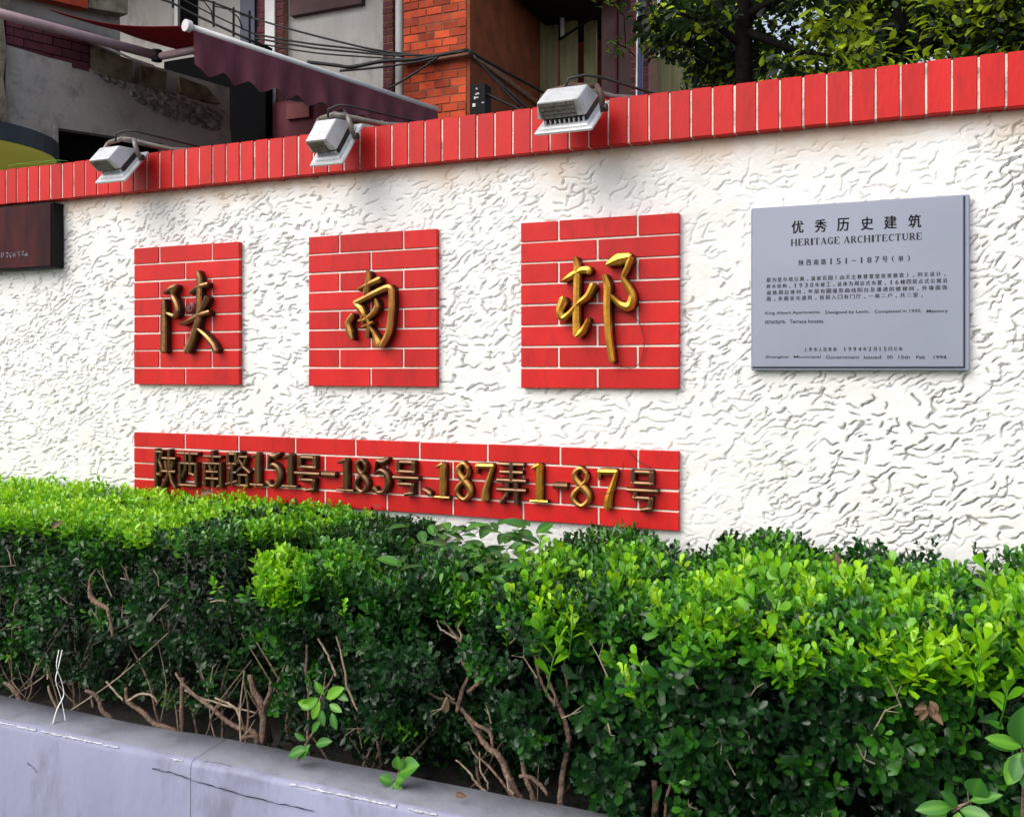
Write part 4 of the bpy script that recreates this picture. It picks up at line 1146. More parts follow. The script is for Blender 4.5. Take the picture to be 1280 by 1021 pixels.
x = rng.uniform(-3.9, X_at(300, -.3), n); yf = h1_front(x); y = yf + (rng.uniform(0, 1, n) ** 1.6) * (-.05 - yf)
shoots(hedge1, np.stack([x, y, h1_top(x) + rng.uniform(.0, .040, n)], -1), np.stack([rng.normal(0, .3, n), -.25 + rng.normal(0, .3, n), np.ones(n)], -1), rng.uniform(.85, 1.35, n))
n = 34
x = X_at(395, -.15) + rng.normal(0, .12, n); y = rng.uniform(-.34, -.06, n)
shoots(hedge1, np.stack([x, y, h1_top(x) + rng.uniform(.0, .02, n)], -1), np.stack([rng.normal(0, .3, n), rng.normal(-.2, .3, n), np.ones(n)], -1), rng.uniform(.7, .95, n))
n = 46
x = X_at(365, -.72) + rng.normal(0, .085, n); y = h2_front(x) + rng.uniform(-.02, .14, n)
shoots(hedge2, np.stack([x, y, h2_top(x) + rng.uniform(-.06, .02, n) - .25 * np.clip(-(y - h2_front(x) - .02), 0, .1)], -1), np.stack([rng.normal(0, .35, n), rng.normal(-.5, .3, n), np.ones(n)], -1), rng.uniform(.75, 1.05, n))
n = 210
x = rng.uniform(X_at(610, -.75), .42, n)
y = h2_front(x) + rng.uniform(-.03, .45, n) ** 1.0
cl = fbm(x / .10, y / .12, 171) + rng.normal(0, .15, n)
k = cl > -.22
x, y = x[k], y[k]
z = h2_top(x) + rng.uniform(-.015, .055, len(x)) - np.where(y < h2_front(x) + .05, rng.uniform(0, .09, len(x)), 0)
shoots(hedge2, np.stack([x, y, z], -1), np.stack([rng.normal(0, .30, len(x)), rng.normal(-.30, .30, len(x)), np.ones(len(x))], -1), rng.uniform(1.05, 1.9, len(x)))
# dark upright shoots against the white wall
n = 26
x = rng.uniform(X_at(860, -.1), .4, n)
shoots_dark = []
B, A_, U_, L_, G_ = sprig_leaves(np.zeros((1, 3)), np.array([[0, 0, 1.0]]), 8, np.array([.021]), np.array([.16]), spread=.8, r=r2)
V_, F_, G2 = leaf_mesh(B, A_, U_, L_, L_ * .55, fold=.14, curl=.08, tone=G_)
md = np_mesh('dark_shoot', V_, F_, M_LEAF, attr=G2)
for i in range(n):
    e = Vector((random.gauss(0, .3), random.gauss(0, .2), 1)).to_track_quat('Z', 'Y').to_euler()
    s_ = random.uniform(.8, 1.15)
    instance('leafy_shoot', md, hedge2, (x[i], random.uniform(-.14, -.05), float(h2_top(x[i])) + random.uniform(.02, .055)), e, (s_, s_, s_))
# tangle of slim stems rising out of the soil
for i in range(64):
    x = random.uniform(-3.7, -.75); yb = random.uniform(-.71, -.52)
    b = np.array([x, yb, .44]); lean_ = random.gauss(0, .12)
    ps = [b, b + np.array([lean_ * .4, random.uniform(-.01, .02), .08]), b + np.array([lean_ * .8 + random.gauss(0, .012), random.uniform(-.02, .03), .17]), b + np.array([lean_ * 1.5 + random.gauss(0, .02), random.uniform(-.02, .05), random.uniform(.24, .36)])]
    r0 = random.choice((.0016, .0022, .003, .0045))
    q_, rr_ = smooth_poly(ps, [r0, r0 * .9, r0 * .75, r0 * .45])
    mb = MB().tube(q_, rr_, 6)
    for j in range(2):
        k_ = random.randint(3, 9); d2 = np.array([random.choice((-1, 1)) * random.uniform(.03, .07), random.uniform(-.02, .02), random.uniform(.04, .09)])
        mb.tube([q_[k_], q_[k_] + d2 * .5 + np.array([0, 0, -.006]), q_[k_] + d2], [rr_[k_] * .6, rr_[k_] * .45, rr_[k_] * .2], 5)
    build('stem' if r0 > .0025 else 'twig', mb, M_BARK if random.random() < .5 else M_TWIG, hedge1 if x < X300 else hedge2, smooth=True)
# pale twigs poking through
def twig(parent, p, L_, m=M_TWIG):
    d_ = np.array([random.gauss(0, .5), random.gauss(-.25, .3), random.gauss(.7, .5)]); d_ /= np.linalg.norm(d_)
    b = np.array(p); mid = b + d_ * L_ * .5 + np.array([random.gauss(0, .008), 0, random.gauss(0, .008)])
    mb = MB().tube([b, mid, b + d_ * L_], [.0017, .0013, .0006], 5)
    d2 = d_ + np.array([random.choice((-.8, .8)), 0, .2]); d2 /= np.linalg.norm(d2)
    mb.tube([mid, mid + d2 * L_ * .4], [.0011, .0005], 5)
    build('twig', mb, m, parent)
for i in range(26):
    x = random.uniform(-3.3, -1.3); twig(hedge1 if x < X300 else hedge2, (x, float((h1_front if x < X300 else h2_front)(np.array(x))) + random.uniform(-.01, .02), random.uniform(.64, .92)), random.uniform(.05, .11))
for i in range(26):
    x = random.uniform(-1.3, .25); twig(hedge2, (x, float(h2_front(np.array(x))) + random.uniform(-.012, .015), random.uniform(.58, .92)), random.uniform(.04, .09))

# ------------------------------------------------------------------ broad leaved plants, each leaf a part
def big_leaf_mesh(L_, W_, name, fold=.18, curl=.2, tone=.4, m=None, tipw=.0):
    rows = [(0, .05), (.12, .45), (.3, .88), (.5, 1.0), (.7, .86), (.87, .5), (1.0, .03)]
    vs_, fs_ = [], []
    for t, s in rows:
        for c in (-1, -.5, 0, .5, 1):
            vs_.append((c * s * W_ / 2, t * L_, abs(c) * s * W_ / 2 * fold * 2 - curl * L_ * t * t + (.0012 if c == 0 else 0)))
    for i in range(len(rows) - 1):
        for j in range(4):
            a = i * 5 + j; fs_.append((a, a + 1, a + 6, a + 5))
    ag = np.full(len(vs_), tone); ag[2::5] = min(1, tone + .25)
    me = np_mesh(name, np.array(vs_), np.array(fs_), m or M_BROAD, attr=ag)
    return me
def orient(axis, up):
    y_ = Vector(axis).normalized(); z_ = Vector(up); z_ = (z_ - y_ * z_.dot(y_)).normalized(); x_ = y_.cross(z_)
    return Matrix((x_, y_, z_)).transposed().to_euler()
BL = [big_leaf_mesh(.055, .026, 'broad_leaf', tone=a_) for a_ in (.1, .3, .5)]
shrub = thing('broad_leaved_shrub', 'broad leaved grey green shrub between the two hedge sections below the numeral 187', 'shrub', on_y(600, 760, -.3))
for i in range(230):
    px = random.gauss(600, 62) if i % 3 else random.choice((560, 640, 665)) + random.gauss(0, 14)
    if px < 500 or px > 700: continue
    yb = random.uniform(-.66, -.16)
    ztop = (1.055 if yb > -.36 else 1.035) - .03 * abs(px - 590) / 100 + (.03 if abs(px - 655) < 22 else 0) - (.09 if 672 < px < 700 else 0)
    z = ztop - random.expovariate(1 / .05)
    p = on_y(px, 680, yb); p = (p[0], yb, max(z, .72))
    az = random.uniform(0, 6.28)
    ax_ = (math.cos(az), math.sin(az) - .25, random.uniform(-.35, .55))
    instance('leaf', random.choice(BL), shrub, p, orient(ax_, (random.gauss(0, .3), -.35 + random.gauss(0, .3), 1)), [random.uniform(.8, 1.35)] * 3)
for i in range(9):
    p0 = on_y(random.uniform(555, 665), 760, -.32); p1 = p0 + np.array([random.uniform(-.06, .06), random.uniform(-.08, .08), random.uniform(.06, .14)])
    build('stem', MB().tube([p0 - np.array([0, 0, .25]), p0, p1], [.004, .003, .0015], 6), M_BARK, shrub, smooth=True)

# bright vine in front of the hedge, leaves traced
vine = thing('creeper', 'bright green creeper with pointed leaves hanging over the planter edge', 'creeper', on_y(372, 935, -.76))
VL = [big_leaf_mesh(.075, .034, 'vine_leaf', tone=a_, curl=.12) for a_ in (.75, .95, .45)]
vy = -.80
for (px, py), (qx, qy), k in (((398, 872), (372, 888), 0), ((400, 876), (388, 902), 1), ((408, 872), (430, 858), 1), ((405, 868), (392, 850), 0), ((412, 880), (428, 890), 0), ((395, 880), (368, 878), 1), ((400, 885), (405, 910), 2), ((415, 890), (420, 915), 2), ((420, 865), (436, 876), 2), ((382, 925), (366, 915), 2), ((385, 935), (355, 945), 2), ((388, 930), (372, 952), 2), ((395, 930), (415, 925), 2), ((390, 915), (400, 900), 2)):
    p, q_ = on_y(px, py, vy), on_y(qx, qy, vy - .01)
    d_ = q_ - p; L_ = np.linalg.norm(d_)
    instance('leaf', VL[k], vine, p, orient(d_, (random.uniform(-.4, .4), -1, random.uniform(.1, .9))), [L_ / .075 * .9] * 3)
build('stem', MB().tube([on_y(x_, y_, -.785) for x_, y_ in ((372, 950), (385, 925), (398, 905), (402, 880), (408, 862), (418, 840))], [.003, .003, .0025, .002, .002, .001], 6), M_BARK, vine, smooth=True)
sp = thing('seedling', 'small seedling with round green leaves lying on the planter edge below the creeper', 'seedling', on_y(490, 985, -.76))
RL = big_leaf_mesh(.06, .05, 'round_leaf', tone=.55, curl=.1)
for (px, py), (qx, qy) in (((490, 978), (474, 970)), ((492, 980), (484, 992)), ((494, 976), (507, 972)), ((492, 978), (502, 988)), ((500, 965), (522, 955)), ((500, 962), (496, 945))):
    p, q_ = on_y(px, py, -.79), on_y(qx, qy, -.80); d_ = q_ - p
    instance('leaf', RL, sp, p, orient(d_, (0, -.8, .8)), [np.linalg.norm(d_) / .06] * 3)
build('stem', MB().tube([on_y(490, 982, -.775), on_y(497, 968, -.785), on_y(505, 945, -.77)], .0016, 5), M_BARK, sp)

# glossy large leaved seedling at the lower right corner
z6 = lambda a, b: (1060 + a / 5.64, 840 + b / 5.64)
LB = [big_leaf_mesh(.08, .038, 'glossy_leaf', tone=a_, curl=.10, fold=.14) for a_ in (.78, .35, .55)]
lp = thing('large_leaved_seedling', 'seedling with large glossy oval leaves in front of the hedge at the right edge', 'plant', on_y(1262, 1040, -.9))
def traced(parent, lst, yb):
    for a0, b0, a1, b1, wpx, k in lst:
        p, q_ = on_y(*z6(a0, b0), yb), on_y(*z6(a1, b1), yb - .02)
        d_ = q_ - p; L_ = np.linalg.norm(d_)
        s_ = L_ / .08; wr = (wpx / math.hypot(a1 - a0, b1 - b0)) / (.038 / .08)
        instance('leaf', LB[k], parent, p, orient(d_, (random.uniform(-.2, .2), -1, .75)), (s_ * wr, s_, s_))
traced(lp, [(1225, 525, 975, 455, 105, 0), (1200, 535, 1000, 500, 80, 1), (1215, 565, 1125, 795, 130, 0), (1210, 570, 1170, 760, 110, 1), (1225, 510, 1250, 255, 190, 1), (1235, 525, 1420, 460, 120, 2), (1230, 560, 1330, 760, 120, 1), (1225, 700, 1300, 850, 110, 1)], -.90)
build('stem', MB().tube([on_y(*z6(1225, 540), -.89), on_y(*z6(1240, 700), -.88), on_y(*z6(1230, 1000), -.86), on_y(*z6(1230, 1300), -.84)], [.0022, .0025, .003, .003], 6), M_BARK, lp, smooth=True)
lp2 = thing('large_leaved_seedling', 'low seedling with long glossy leaves in a whorl at the bottom right', 'plant', on_y(1200, 1060, -.9))
traced(lp2, [(860, 905, 1080, 860, 75, 2), (745, 945, 478, 965, 105, 2), (775, 950, 665, 840, 75, 1), (700, 985, 540, 1060, 85, 0), (780, 985, 770, 1100, 70, 0), (790, 970, 1000, 1020, 110, 2), (880, 870, 930, 760, 110, 1)], -.90)
build('stem', MB().tube([on_y(*z6(735, 985), -.895), on_y(*z6(790, 950), -.90), on_y(*z6(855, 905), -.895), on_y(*z6(900, 1060), -.88), on_y(*z6(900, 1300), -.85)], [.002, .0022, .0022, .0025, .003], 6), M_BARK, lp2, smooth=True)

# dry leaves and litter
DL = [big_leaf_mesh(.05, .03, 'dry_leaf', tone=.2, curl=.5, fold=.5, m=M_DRY)]
def dead(label, px, py, yb, ax_, sc, n=1, group=None):
    t = thing('dead_leaf', label, 'dead leaf', on_y(px, py, yb), group)
    for i in range(n):
        p = on_y(px + random.gauss(0, 5) * (n > 1), py + random.gauss(0, 6) * (n > 1), yb - random.uniform(0, .01))
        a_ = np.array(ax_) + (np.random.default_rng(i).normal(0, .6, 3) if n > 1 else 0)
        instance('blade', DL[0], t, p, orient(a_, (.3, -1, .3)), [sc * random.uniform(.7, 1.1)] * 3)
dead('brown dead leaf caught high in the front of the left hedge', 66, 660, -.70, (.8, -.2, .6), .8)
dead('clump of crumpled brown dead leaves caught in the right hedge', 1160, 884, -.86, (.3, -.2, -1), .5, 9)
dead('tan dead leaf standing on top of the right hedge near the plaque', 1046, 712, -.35, (0, -.2, 1), .7)
dead('reddish dead leaf lying on the bright top below the bronze characters', 252, 616, -.15, (1, -.2, .2), .8)
dead('small dark dead leaf lying flat on the planter edge near the bottom', 570, 991, -.80, (1, -.3, 0), .55)
dead('red brown dead leaf among the stems in the middle of the hedge', 557, 890, -.70, (.1, -.2, 1), .7)
rb = MB()
for pts in (((74, 812), (71, 832), (77, 850), (80, 868), (72, 885), (66, 905)), ((78, 812), (73, 835), (70, 850), (76, 870), (80, 888), (82, 900))):
    q_ = [on_y(x_, y_, -.76 - .012 * i) for i, (x_, y_) in enumerate(pts)]
    q_, _ = smooth_poly(q_, [1] * len(q_))
    L1 = [p + np.array([-.003, 0, 0]) for p in q_]; L2 = [p + np.array([.003, -.003, 0]) for p in q_]; n = len(q_)
    rb.add(L1 + L2, [(i, i + 1, n + i + 1, n + i) for i in range(n - 1)])
    rb.add([p + np.array([0, .0012, 0]) for p in L1 + L2], [(i, n + i, n + i + 1, i + 1) for i in range(n - 1)])
tag(build('plastic_ribbon', rb, M_RIBBON, None, at=on_y(74, 905, -.8)), 'twisted white plastic ribbon hanging from the left hedge onto the planter wall', 'ribbon')

# ------------------------------------------------------------------ outbuilding with weathered render, on the left
nF = RIGHT * .8 - FWD * .6
dF = RIGHT * .6 + FWD * .8
A0 = at_z(235, 33, 5.5); B0 = at_z(546, 137, 7.28)
pF = A0 - nF * 1.7
def fp_(px, py, out=0.0): return on_plane(px, py, pF + nF * out, nF)
def fcoord(s_, z_, out=0.0): 
    p = pF + dF * s_ + nF * out; return np.array([p[0], p[1], z_])
def slab_px(mb, pts, out, thick):
    mb.prism([fp_(x_, y_, out) for x_, y_ in pts], -nF * thick)
ob = thing('rendered_house', 'old house wall of stained grey cement render under the dark red awning', 'house', fcoord(0.5, 0))
mb = MB(); mb.prism([fcoord(-3.5, 0, -.12), fcoord(1.62, 0, -.12), fcoord(1.62, 3.9, -.12), fcoord(.62, 3.9, -.12), fcoord(.62, 8.5, -.12), fcoord(-3.5, 8.5, -.12)], -nF * .25)
build('wall', mb, M_CONC, ob)
mb = MB(); slab_px(mb, [(7, 56), (60, 72), (108, 84), (140, 98), (175, 108), (205, 118), (240, 124), (268, 132), (286, 148), (292, 200), (215, 260), (205, 180), (72, 160), (68, 260), (7, 260)], 0, .10)
build('cement_render', mb, M_CONC, ob)
mb = MB(); slab_px(mb, [(-40, -40), (0, 15), (0, 260), (8, 260), (8, 125), (4, 100), (8, 60), (4, 20), (30, -40)], .03, .12)
build('corner_pilaster', mb, M_STONE, ob)
bw = MB()
for r_ in range(6):
    y0 = 20 + r_ * 11
    for c_ in range(-1, 5):
        x0 = 6 + c_ * 24 + (r_ % 2) * 12 ; x1 = x0 + 23
        x0, x1 = max(x0, 8), min(x1, 111)
        if x1 - x0 < 4: continue
        sl = .24
        pts = [(x0, y0 + sl * x0), (x1, y0 + sl * x1), (x1, y0 + 9.8 + sl * x1), (x0, y0 + 9.8 + sl * x0)]
        if pts[0][1] > 56 + .27 * x0: continue
        m1 = MB(); slab_px(m1, pts, .0 + random.uniform(-.008, .004), .08)
        build('brick', m1, M_PURPLE, ob)
m1 = MB(); slab_px(m1, [(6, 15), (112, 40), (112, 92), (6, 62)], -.045, .06); build('brick_backing', m1, M_OBM, ob)
m1 = MB(); slab_px(m1, [(113, 55), (165, 76), (165, 104), (140, 98), (113, 86)], -.01, .08); build('old_render_patch', m1, M_STONE, ob)
m1 = MB(); slab_px(m1, [(176, 82), (209, 90), (207, 117), (176, 108)], -.01, .08); build('old_render_patch', m1, M_STONE, ob)
m1 = MB(); slab_px(m1, [(224, 96), (258, 108), (276, 130), (240, 123), (226, 116)], -.03, .06); build('old_render_patch', m1, M_STONE, ob)
# rough broken strip of render
m1 = MB(); slab_px(m1, [(-20, -60), (110, -60), (110, 11), (55, -2), (-20, -20)], .0, .1); build('brick_band', m1, M_OB, ob)
m1 = MB(); slab_px(m1, [(111, -60), (160, -60), (160, 18), (111, 10)], .0, .1); build('old_render_patch', m1, M_STONE, ob)
gu, gv = 90, 26
Pg = np.zeros((gv, gu, 3))
for i in range(gu):
    for j in range(gv):
        x_ = 112 + 170 * i / (gu - 1)
        y0 = np.interp(x_, (112, 150, 200, 240, 282), (86, 100, 112, 122, 140)); y1 = np.interp(x_, (112, 150, 170, 200, 240, 282), (92, 112, 128, 150, 160, 172))
        y_ = y0 + (y1 - y0) * j / (gv - 1)
        e_ = min(1, j / 4, (gv - 1 - j) / 4, i / 4, (gu - 1 - i) / 4)
        h_ = .012 + .022 * float(noise2(np.array(x_ / 5.), np.array(y_ / 4.), 9)) + .012 * float(noise2(np.array(x_ / 2.), np.array(y_ / 2.), 10))
        Pg[j, i] = fp_(x_, y_, -.02 + e_ * (h_ + .015))
ii = (np.arange(gv - 1)[:, None] * gu + np.arange(gu - 1)[None, :]).reshape(-1)
o = bpy.data.objects.new('broken_render', np_mesh('broken_render', Pg.reshape(-1, 3) - WORLD[ob.as_pointer()], np.stack([ii, ii + gu, ii + gu + 1, ii + 1], -1), M_RUBBLE, smooth=False))
link(o, ob)
m1 = MB(); slab_px(m1, [(74, 162), (204, 181), (204, 260), (74, 260)], -.09, .02); build('dark_window', m1, M_DARK, ob)
m1 = MB(); slab_px(m1, [(68, 157), (73, 158), (73, 262), (68, 262)], .01, .08); build('window_frame', m1, M_CONC, ob)

# awning ---------------------------------------------------------------
aw_ = thing('awning', 'dark red folding arm awning with a scalloped valance over the grey wall', 'awning', pF + np.array([0, 0, 0]))
bar_d = (B0 - A0); Lb = np.linalg.norm(bar_d); bu = bar_d / Lb
rearA = A0 - nF * 1.7 + UP * .50; rearB = B0 - nF * 1.7 + UP * .50
nu, nv = 24, 10
cv = np.zeros((nv, nu, 3))
for j in range(nv):
    for i in range(nu):
        t, s_ = i / (nu - 1), j / (nv - 1)
        cv[j, i] = (A0 * (1 - t) + B0 * t) * (1 - s_) + (rearA * (1 - t) + rearB * t) * s_ - UP * (.05 * math.sin(math.pi * s_) + .01 * math.sin(t * 25))
V_ = np.concatenate([cv.reshape(-1, 3), cv.reshape(-1, 3) + UP * .004])
ii = (np.arange(nv - 1)[:, None] * nu + np.arange(nu - 1)[None, :]).reshape(-1)
F_ = np.concatenate([np.stack([ii, ii + nu, ii + nu + 1, ii + 1], -1), np.stack([ii, ii + 1, ii + nu + 1, ii + nu], -1) + nv * nu])
o = bpy.data.objects.new('canopy', np_mesh('canopy', V_ - WORLD[aw_.as_pointer()], F_, M_BURG)); link(o, aw_)
build('front_bar', MB().tube([A0, B0], .019, 12), M_WHITE, aw_, smooth=True)
build('end_cap', MB().tube([A0 - bu * .02, A0 + bu * .012], .036, 14), M_WHITE, aw_)
nu, nv = 150, 8
vv = np.zeros((nv, nu, 3))
for i in range(nu):
    t = i / (nu - 1); s_ = t * Lb
    drop = .205 + .045 * abs(math.sin(math.pi * s_ / .20)) - .01 * t
    for j in range(nv):
        q_ = j / (nv - 1)
        wv = .022 * q_ * math.sin(s_ / .20 * math.pi * 2 + .6) + .012 * q_ * math.sin(s_ * 13)
        vv[j, i] = A0 + bu * (.03 + s_ * .985) - UP * (.02 + drop * q_) + nF * (.012 + wv)
ii = (np.arange(nv - 1)[:, None] * nu + np.arange(nu - 1)[None, :]).reshape(-1)
V_ = np.concatenate([vv.reshape(-1, 3), vv.reshape(-1, 3) - nF * .003])
F_ = np.concatenate([np.stack([ii, ii + nu, ii + nu + 1, ii + 1], -1), np.stack([ii, ii + 1, ii + nu + 1, ii + nu], -1) + nv * nu])
o = bpy.data.objects.new('valance', np_mesh('valance', V_ - WORLD[aw_.as_pointer()], F_, M_VAL)); link(o, aw_)
el = at_z(196, 70, 5.95)
a1 = build('folding_arm', MB().tube([at_z(-60, 1, 5.2), el], .030, 12), M_PINK, aw_, smooth=True)
build('elbow', MB().tube([el - UP * .035, el + UP * .035], .034, 12), M_FRAME, a1)
build('folding_arm', MB().tube([at_z(200, 71, 5.95), at_z(258, 60, 5.75)], .024, 12), M_PINK, aw_, smooth=True)
build('folding_arm', MB().tube([at_z(355, 121, 6.6), at_z(440, 134, 7.0)], .022, 10), M_BRKT, aw_, smooth=True)
build('support_rod', MB().tube([at_z(115, 52, 6.0), at_z(165, 74, 6.3), at_z(192, 83, 6.5)], .008, 6), M_WHITE, aw_)

# ------------------------------------------------------------------ apartment building behind
YB = 4.30
apt = thing('apartment_building', 'red brick apartment building with pale render behind the white wall', 'building', (-2.0, YB + 1, 0))
def bx(name, m, px0, px1, zlo, zhi, y0, depth, par=apt, py_ref=100):
    x0, x1 = on_y(px0, py_ref, y0)[0], on_y(px1, py_ref, y0)[0]
    return build(name, MB().box((x0, y0, zlo), (x1, y0 + depth, zhi)), m, par)
def zy(px, py, y): return on_y(px, py, y)[2]
build('back_wall', MB().box((-14, YB + 2.6, 0), (on_y(806, 90, YB + 2.6)[0], YB + 2.9, 13)), M_BROWN, apt)
bx('render_wall', M_PALE, 352, 479, 0, 13, YB + .12, .3)
bx('render_wall', M_PALE, 150, 301, 0, 13, YB + .25, .3)
bx('dark_window', M_DARK, 222, 246, zy(230, 30, YB), zy(230, -120, YB), YB + .235, .03)
bx('window_frame', M_WHITE, 218, 222, zy(230, 31, YB), zy(230, -120, YB), YB + .20, .05)
bx('recess_shade_slab', M_DARK, 205, 332, 0, zy(285, 70, YB - .02), YB - .12, .1)  # near-black slab painting the shade below the awning
bx('lintel_band', M_REDWOOD, 362, 452, zy(400, 16, YB + .1), zy(400, -70, YB + .1), YB + .06, .1)
bx('blue_shutter', mat('dark_blue_paint', (0.010, 0.018, 0.06), rough=.5), 300, 318, zy(310, 62, YB), 13, YB + .02, .1)
def brick_strip(px0, px1, m, y0, cols, zlo, zhi, nm='pilaster', hgt=.062):
    x0, x1 = on_y(px0, 60, y0)[0], on_y(px1, 60, y0)[0]
    base = build(nm, MB().box((x0 + .003, y0 + .006, 0), (x1 - .003, y0 + .3, 13)), M_OBM, apt)
    z = zlo; r_ = 0
    wb = (x1 - x0) / cols
    cache = {}
    while z < zhi:
        e = [x0] + [x0 + wb * (i + (.5 if r_ % 2 else 0)) for i in range(0 if r_ % 2 else 1, cols)] + [x1]
        for a_, b_ in zip(e, e[1:]):
            L_ = round(b_ - a_ - .009, 3)
            if L_ < .03: continue
            if L_ not in cache: cache[L_] = mesh_data('wall_brick', MB().box((-L_ / 2, 0, 0), (L_ / 2, .03, hgt - .009)), m, bevel=.002)
            instance('brick', cache[L_], base, ((a_ + b_) / 2, y0 - .001 + random.uniform(-.004, .004), z))
        z += hgt; r_ += 1
    return base
brick_strip(318, 331, M_PURPLE, YB + .05, 1, 3.0, 4.95)
brick_strip(343, 355, M_PURPLE, YB + .05, 1, 3.0, 4.95)
bx('white_post', M_WHITE, 331, 343, 0, 13, YB + .03, .1)
brick_strip(478, 491, M_PURPLE, YB + .02, 1, 2.9, 4.95)
pipe = build('white_downpipe', MB().tube([(on_y(498, 60, YB - .08)[0], YB - .06, 0), (on_y(498, 60, YB - .08)[0], YB - .06, 13)], .036, 12), M_WHITE, apt, smooth=True)
brick_strip(504, 583, M_OB, YB - .15, 4, 3.0, 4.95, 'brick_pier', .068)
xq = on_y(583, 60, YB - .15)[0]
# side face of the pier runs back from the corner
build('pier_side', MB().box((xq + .0015, YB - .146, 0), (xq + .03, YB + 2.5, 13)), M_BROWN, apt)
# string course with cables
zc_ = zy(583, 62, YB - .2)
build('string_course', MB().box((on_y(504, 60, YB - .2)[0], YB - .2, zc_ - .05), (xq + .06, YB + 2.4, zc_)), M_OBM, apt, bevel=.006)
def at_x(px, py, x0):
    r = ray(px, py); return CAM + r * (x0 / r[0] if abs(r[0]) > 1e-6 else 1)
bx('drain_pipe', M_PURPLE, 634, 642, 0, 13, YB + 1.2, .06)
for a_, b_, lo_ in ((674, 696, 0), (700, 721, 0), (730, 745, 0)):
    bx('timber_board', M_TIMBER, a_, b_, 0, zy(700, 8, YB + 1.4), YB + 1.4 + random.uniform(0, .1), .04)
bx('window_bar', M_WHITE, 699, 704, zy(700, 46, YB + 1.3), zy(700, 18, YB + 1.3), YB + 1.3, .03)
bx('porch_canopy', M_FRAME, 640, 762, zy(700, 6, YB + 1), 6.5, YB + .6, 1.4)
build('canopy_strut', MB().tube([on_y(699, 50, YB + 1.25), on_y(745, 20, YB + 1.0)], .012, 6), M_FRAME, apt)
build('canopy_strut', MB().tube([on_y(699, 50, YB + 1.25), on_y(699, 8, YB + 1.25)], .010, 6), M_FRAME, apt)
bx('door_panel', M_REDWOOD, 752, 790, 0, 13, YB + 1.0, .1)
bx('door_mullion', M_PURPLE, 768, 771, 0, 13, YB + .97, .02)
brick_strip(788, 811, M_PURPLE, YB + .7, 1, 3.0, 5.3, 'pilaster')
bp_ = on_y(800, 60, YB + .6)
build('blue_downpipe', MB().tube([(on_y(800, 100, YB + .55)[0] - .03, YB + .55, 2.0), (on_y(803, 10, YB + .55)[0], YB + .55, 6.0)], .032, 12), M_BLUEPIPE, apt, smooth=True)
build('pipe_highlight', MB().tube([(on_y(796, 100, YB + .5)[0] - .02, YB + .5, 2.0), (on_y(799, 10, YB + .5)[0], YB + .5, 6.0)], .008, 8), M_WHITE, apt, smooth=True)  # white highlight of the blue pipe, built as a thin tube
bx('yellow_render_wall', M_TIMBER, 811, 900, 0, zy(830, 70, YB + 1.5), YB + 1.5, .3)
# unseen slab added over the frame so the face stays in shade
build('added_shade_slab', MB().box((-14, YB - .9, 5.7), (on_y(806, 90, YB)[0], YB + 2.6, 5.95)), M_PALE, apt)
bx('red_brick_base', M_PURPLE, 320, 420, 0, zy(380, 124, YB - .02), YB - .02, .1)
bx('red_sign_board', mat('red_board', (0.20, 0.010, 0.014), rough=.6), 358, 386, zy(370, 148, YB - .05), zy(370, 129, YB - .05), YB - .05, .03)
bx('tan_board', mat('tan_board', (0.30, 0.15, 0.055), (0.2, .09, .03), rough=.7), 436, 476, zy(450, 152, YB - .3), zy(450, 138, YB - .3), YB - .3, .05)
# balcony railing
bal = MB()
yb_ = YB - .55
def rp(px, py): return on_y(px, py, yb_)
rail = build('balcony_railing', MB().tube([rp(180, -8), rp(215, 4), rp(250, 22), rp(300, 45), rp(330, 58)], .012, 6), M_FRAME, apt, smooth=True)
build('rail', MB().tube([rp(215, -12), rp(262, 2), rp(315, 22)], .009, 6), M_FRAME, rail)
build('rail', MB().tube([rp(225, -2), rp(262, 17), rp(318, 43)], .007, 6), M_FRAME, rail)
for px, p0, p1 in ((216, -20, 10), (267, 2, 34), (292, 10, 46), (312, 14, 55)):
    build('baluster', MB().tube([rp(px, p0), rp(px, p1)], .010, 6), M_FRAME, rail)
build('scroll', MB().tube([rp(240, -2), rp(255, 2), rp(264, 14), rp(266, 26)], .006, 6), M_FRAME, rail, smooth=True)
build('scroll', MB().tube([rp(268, 8), rp(285, 12), rp(298, 22), rp(304, 38)], .006, 6), M_FRAME, rail, smooth=True)
# meter box on the pier
mbx = on_y(598, 125, YB - .05)
bx('meter_box', M_FRAME, 588, 606, zy(598, 146, YB - .25), zy(598, 108, YB - .25), YB - .3, .12)
mt = MB()
for i in range(7):
    a_ = on_y(590 + random.uniform(0, 12), 112 + random.uniform(0, 26), YB - .31)
    mt.box((a_[0], YB - .306, a_[2]), (a_[0] + random.uniform(.01, .03), YB - .301, a_[2] + random.uniform(.006, .03)))
build('meter_fittings', mt, M_LAMP, apt)

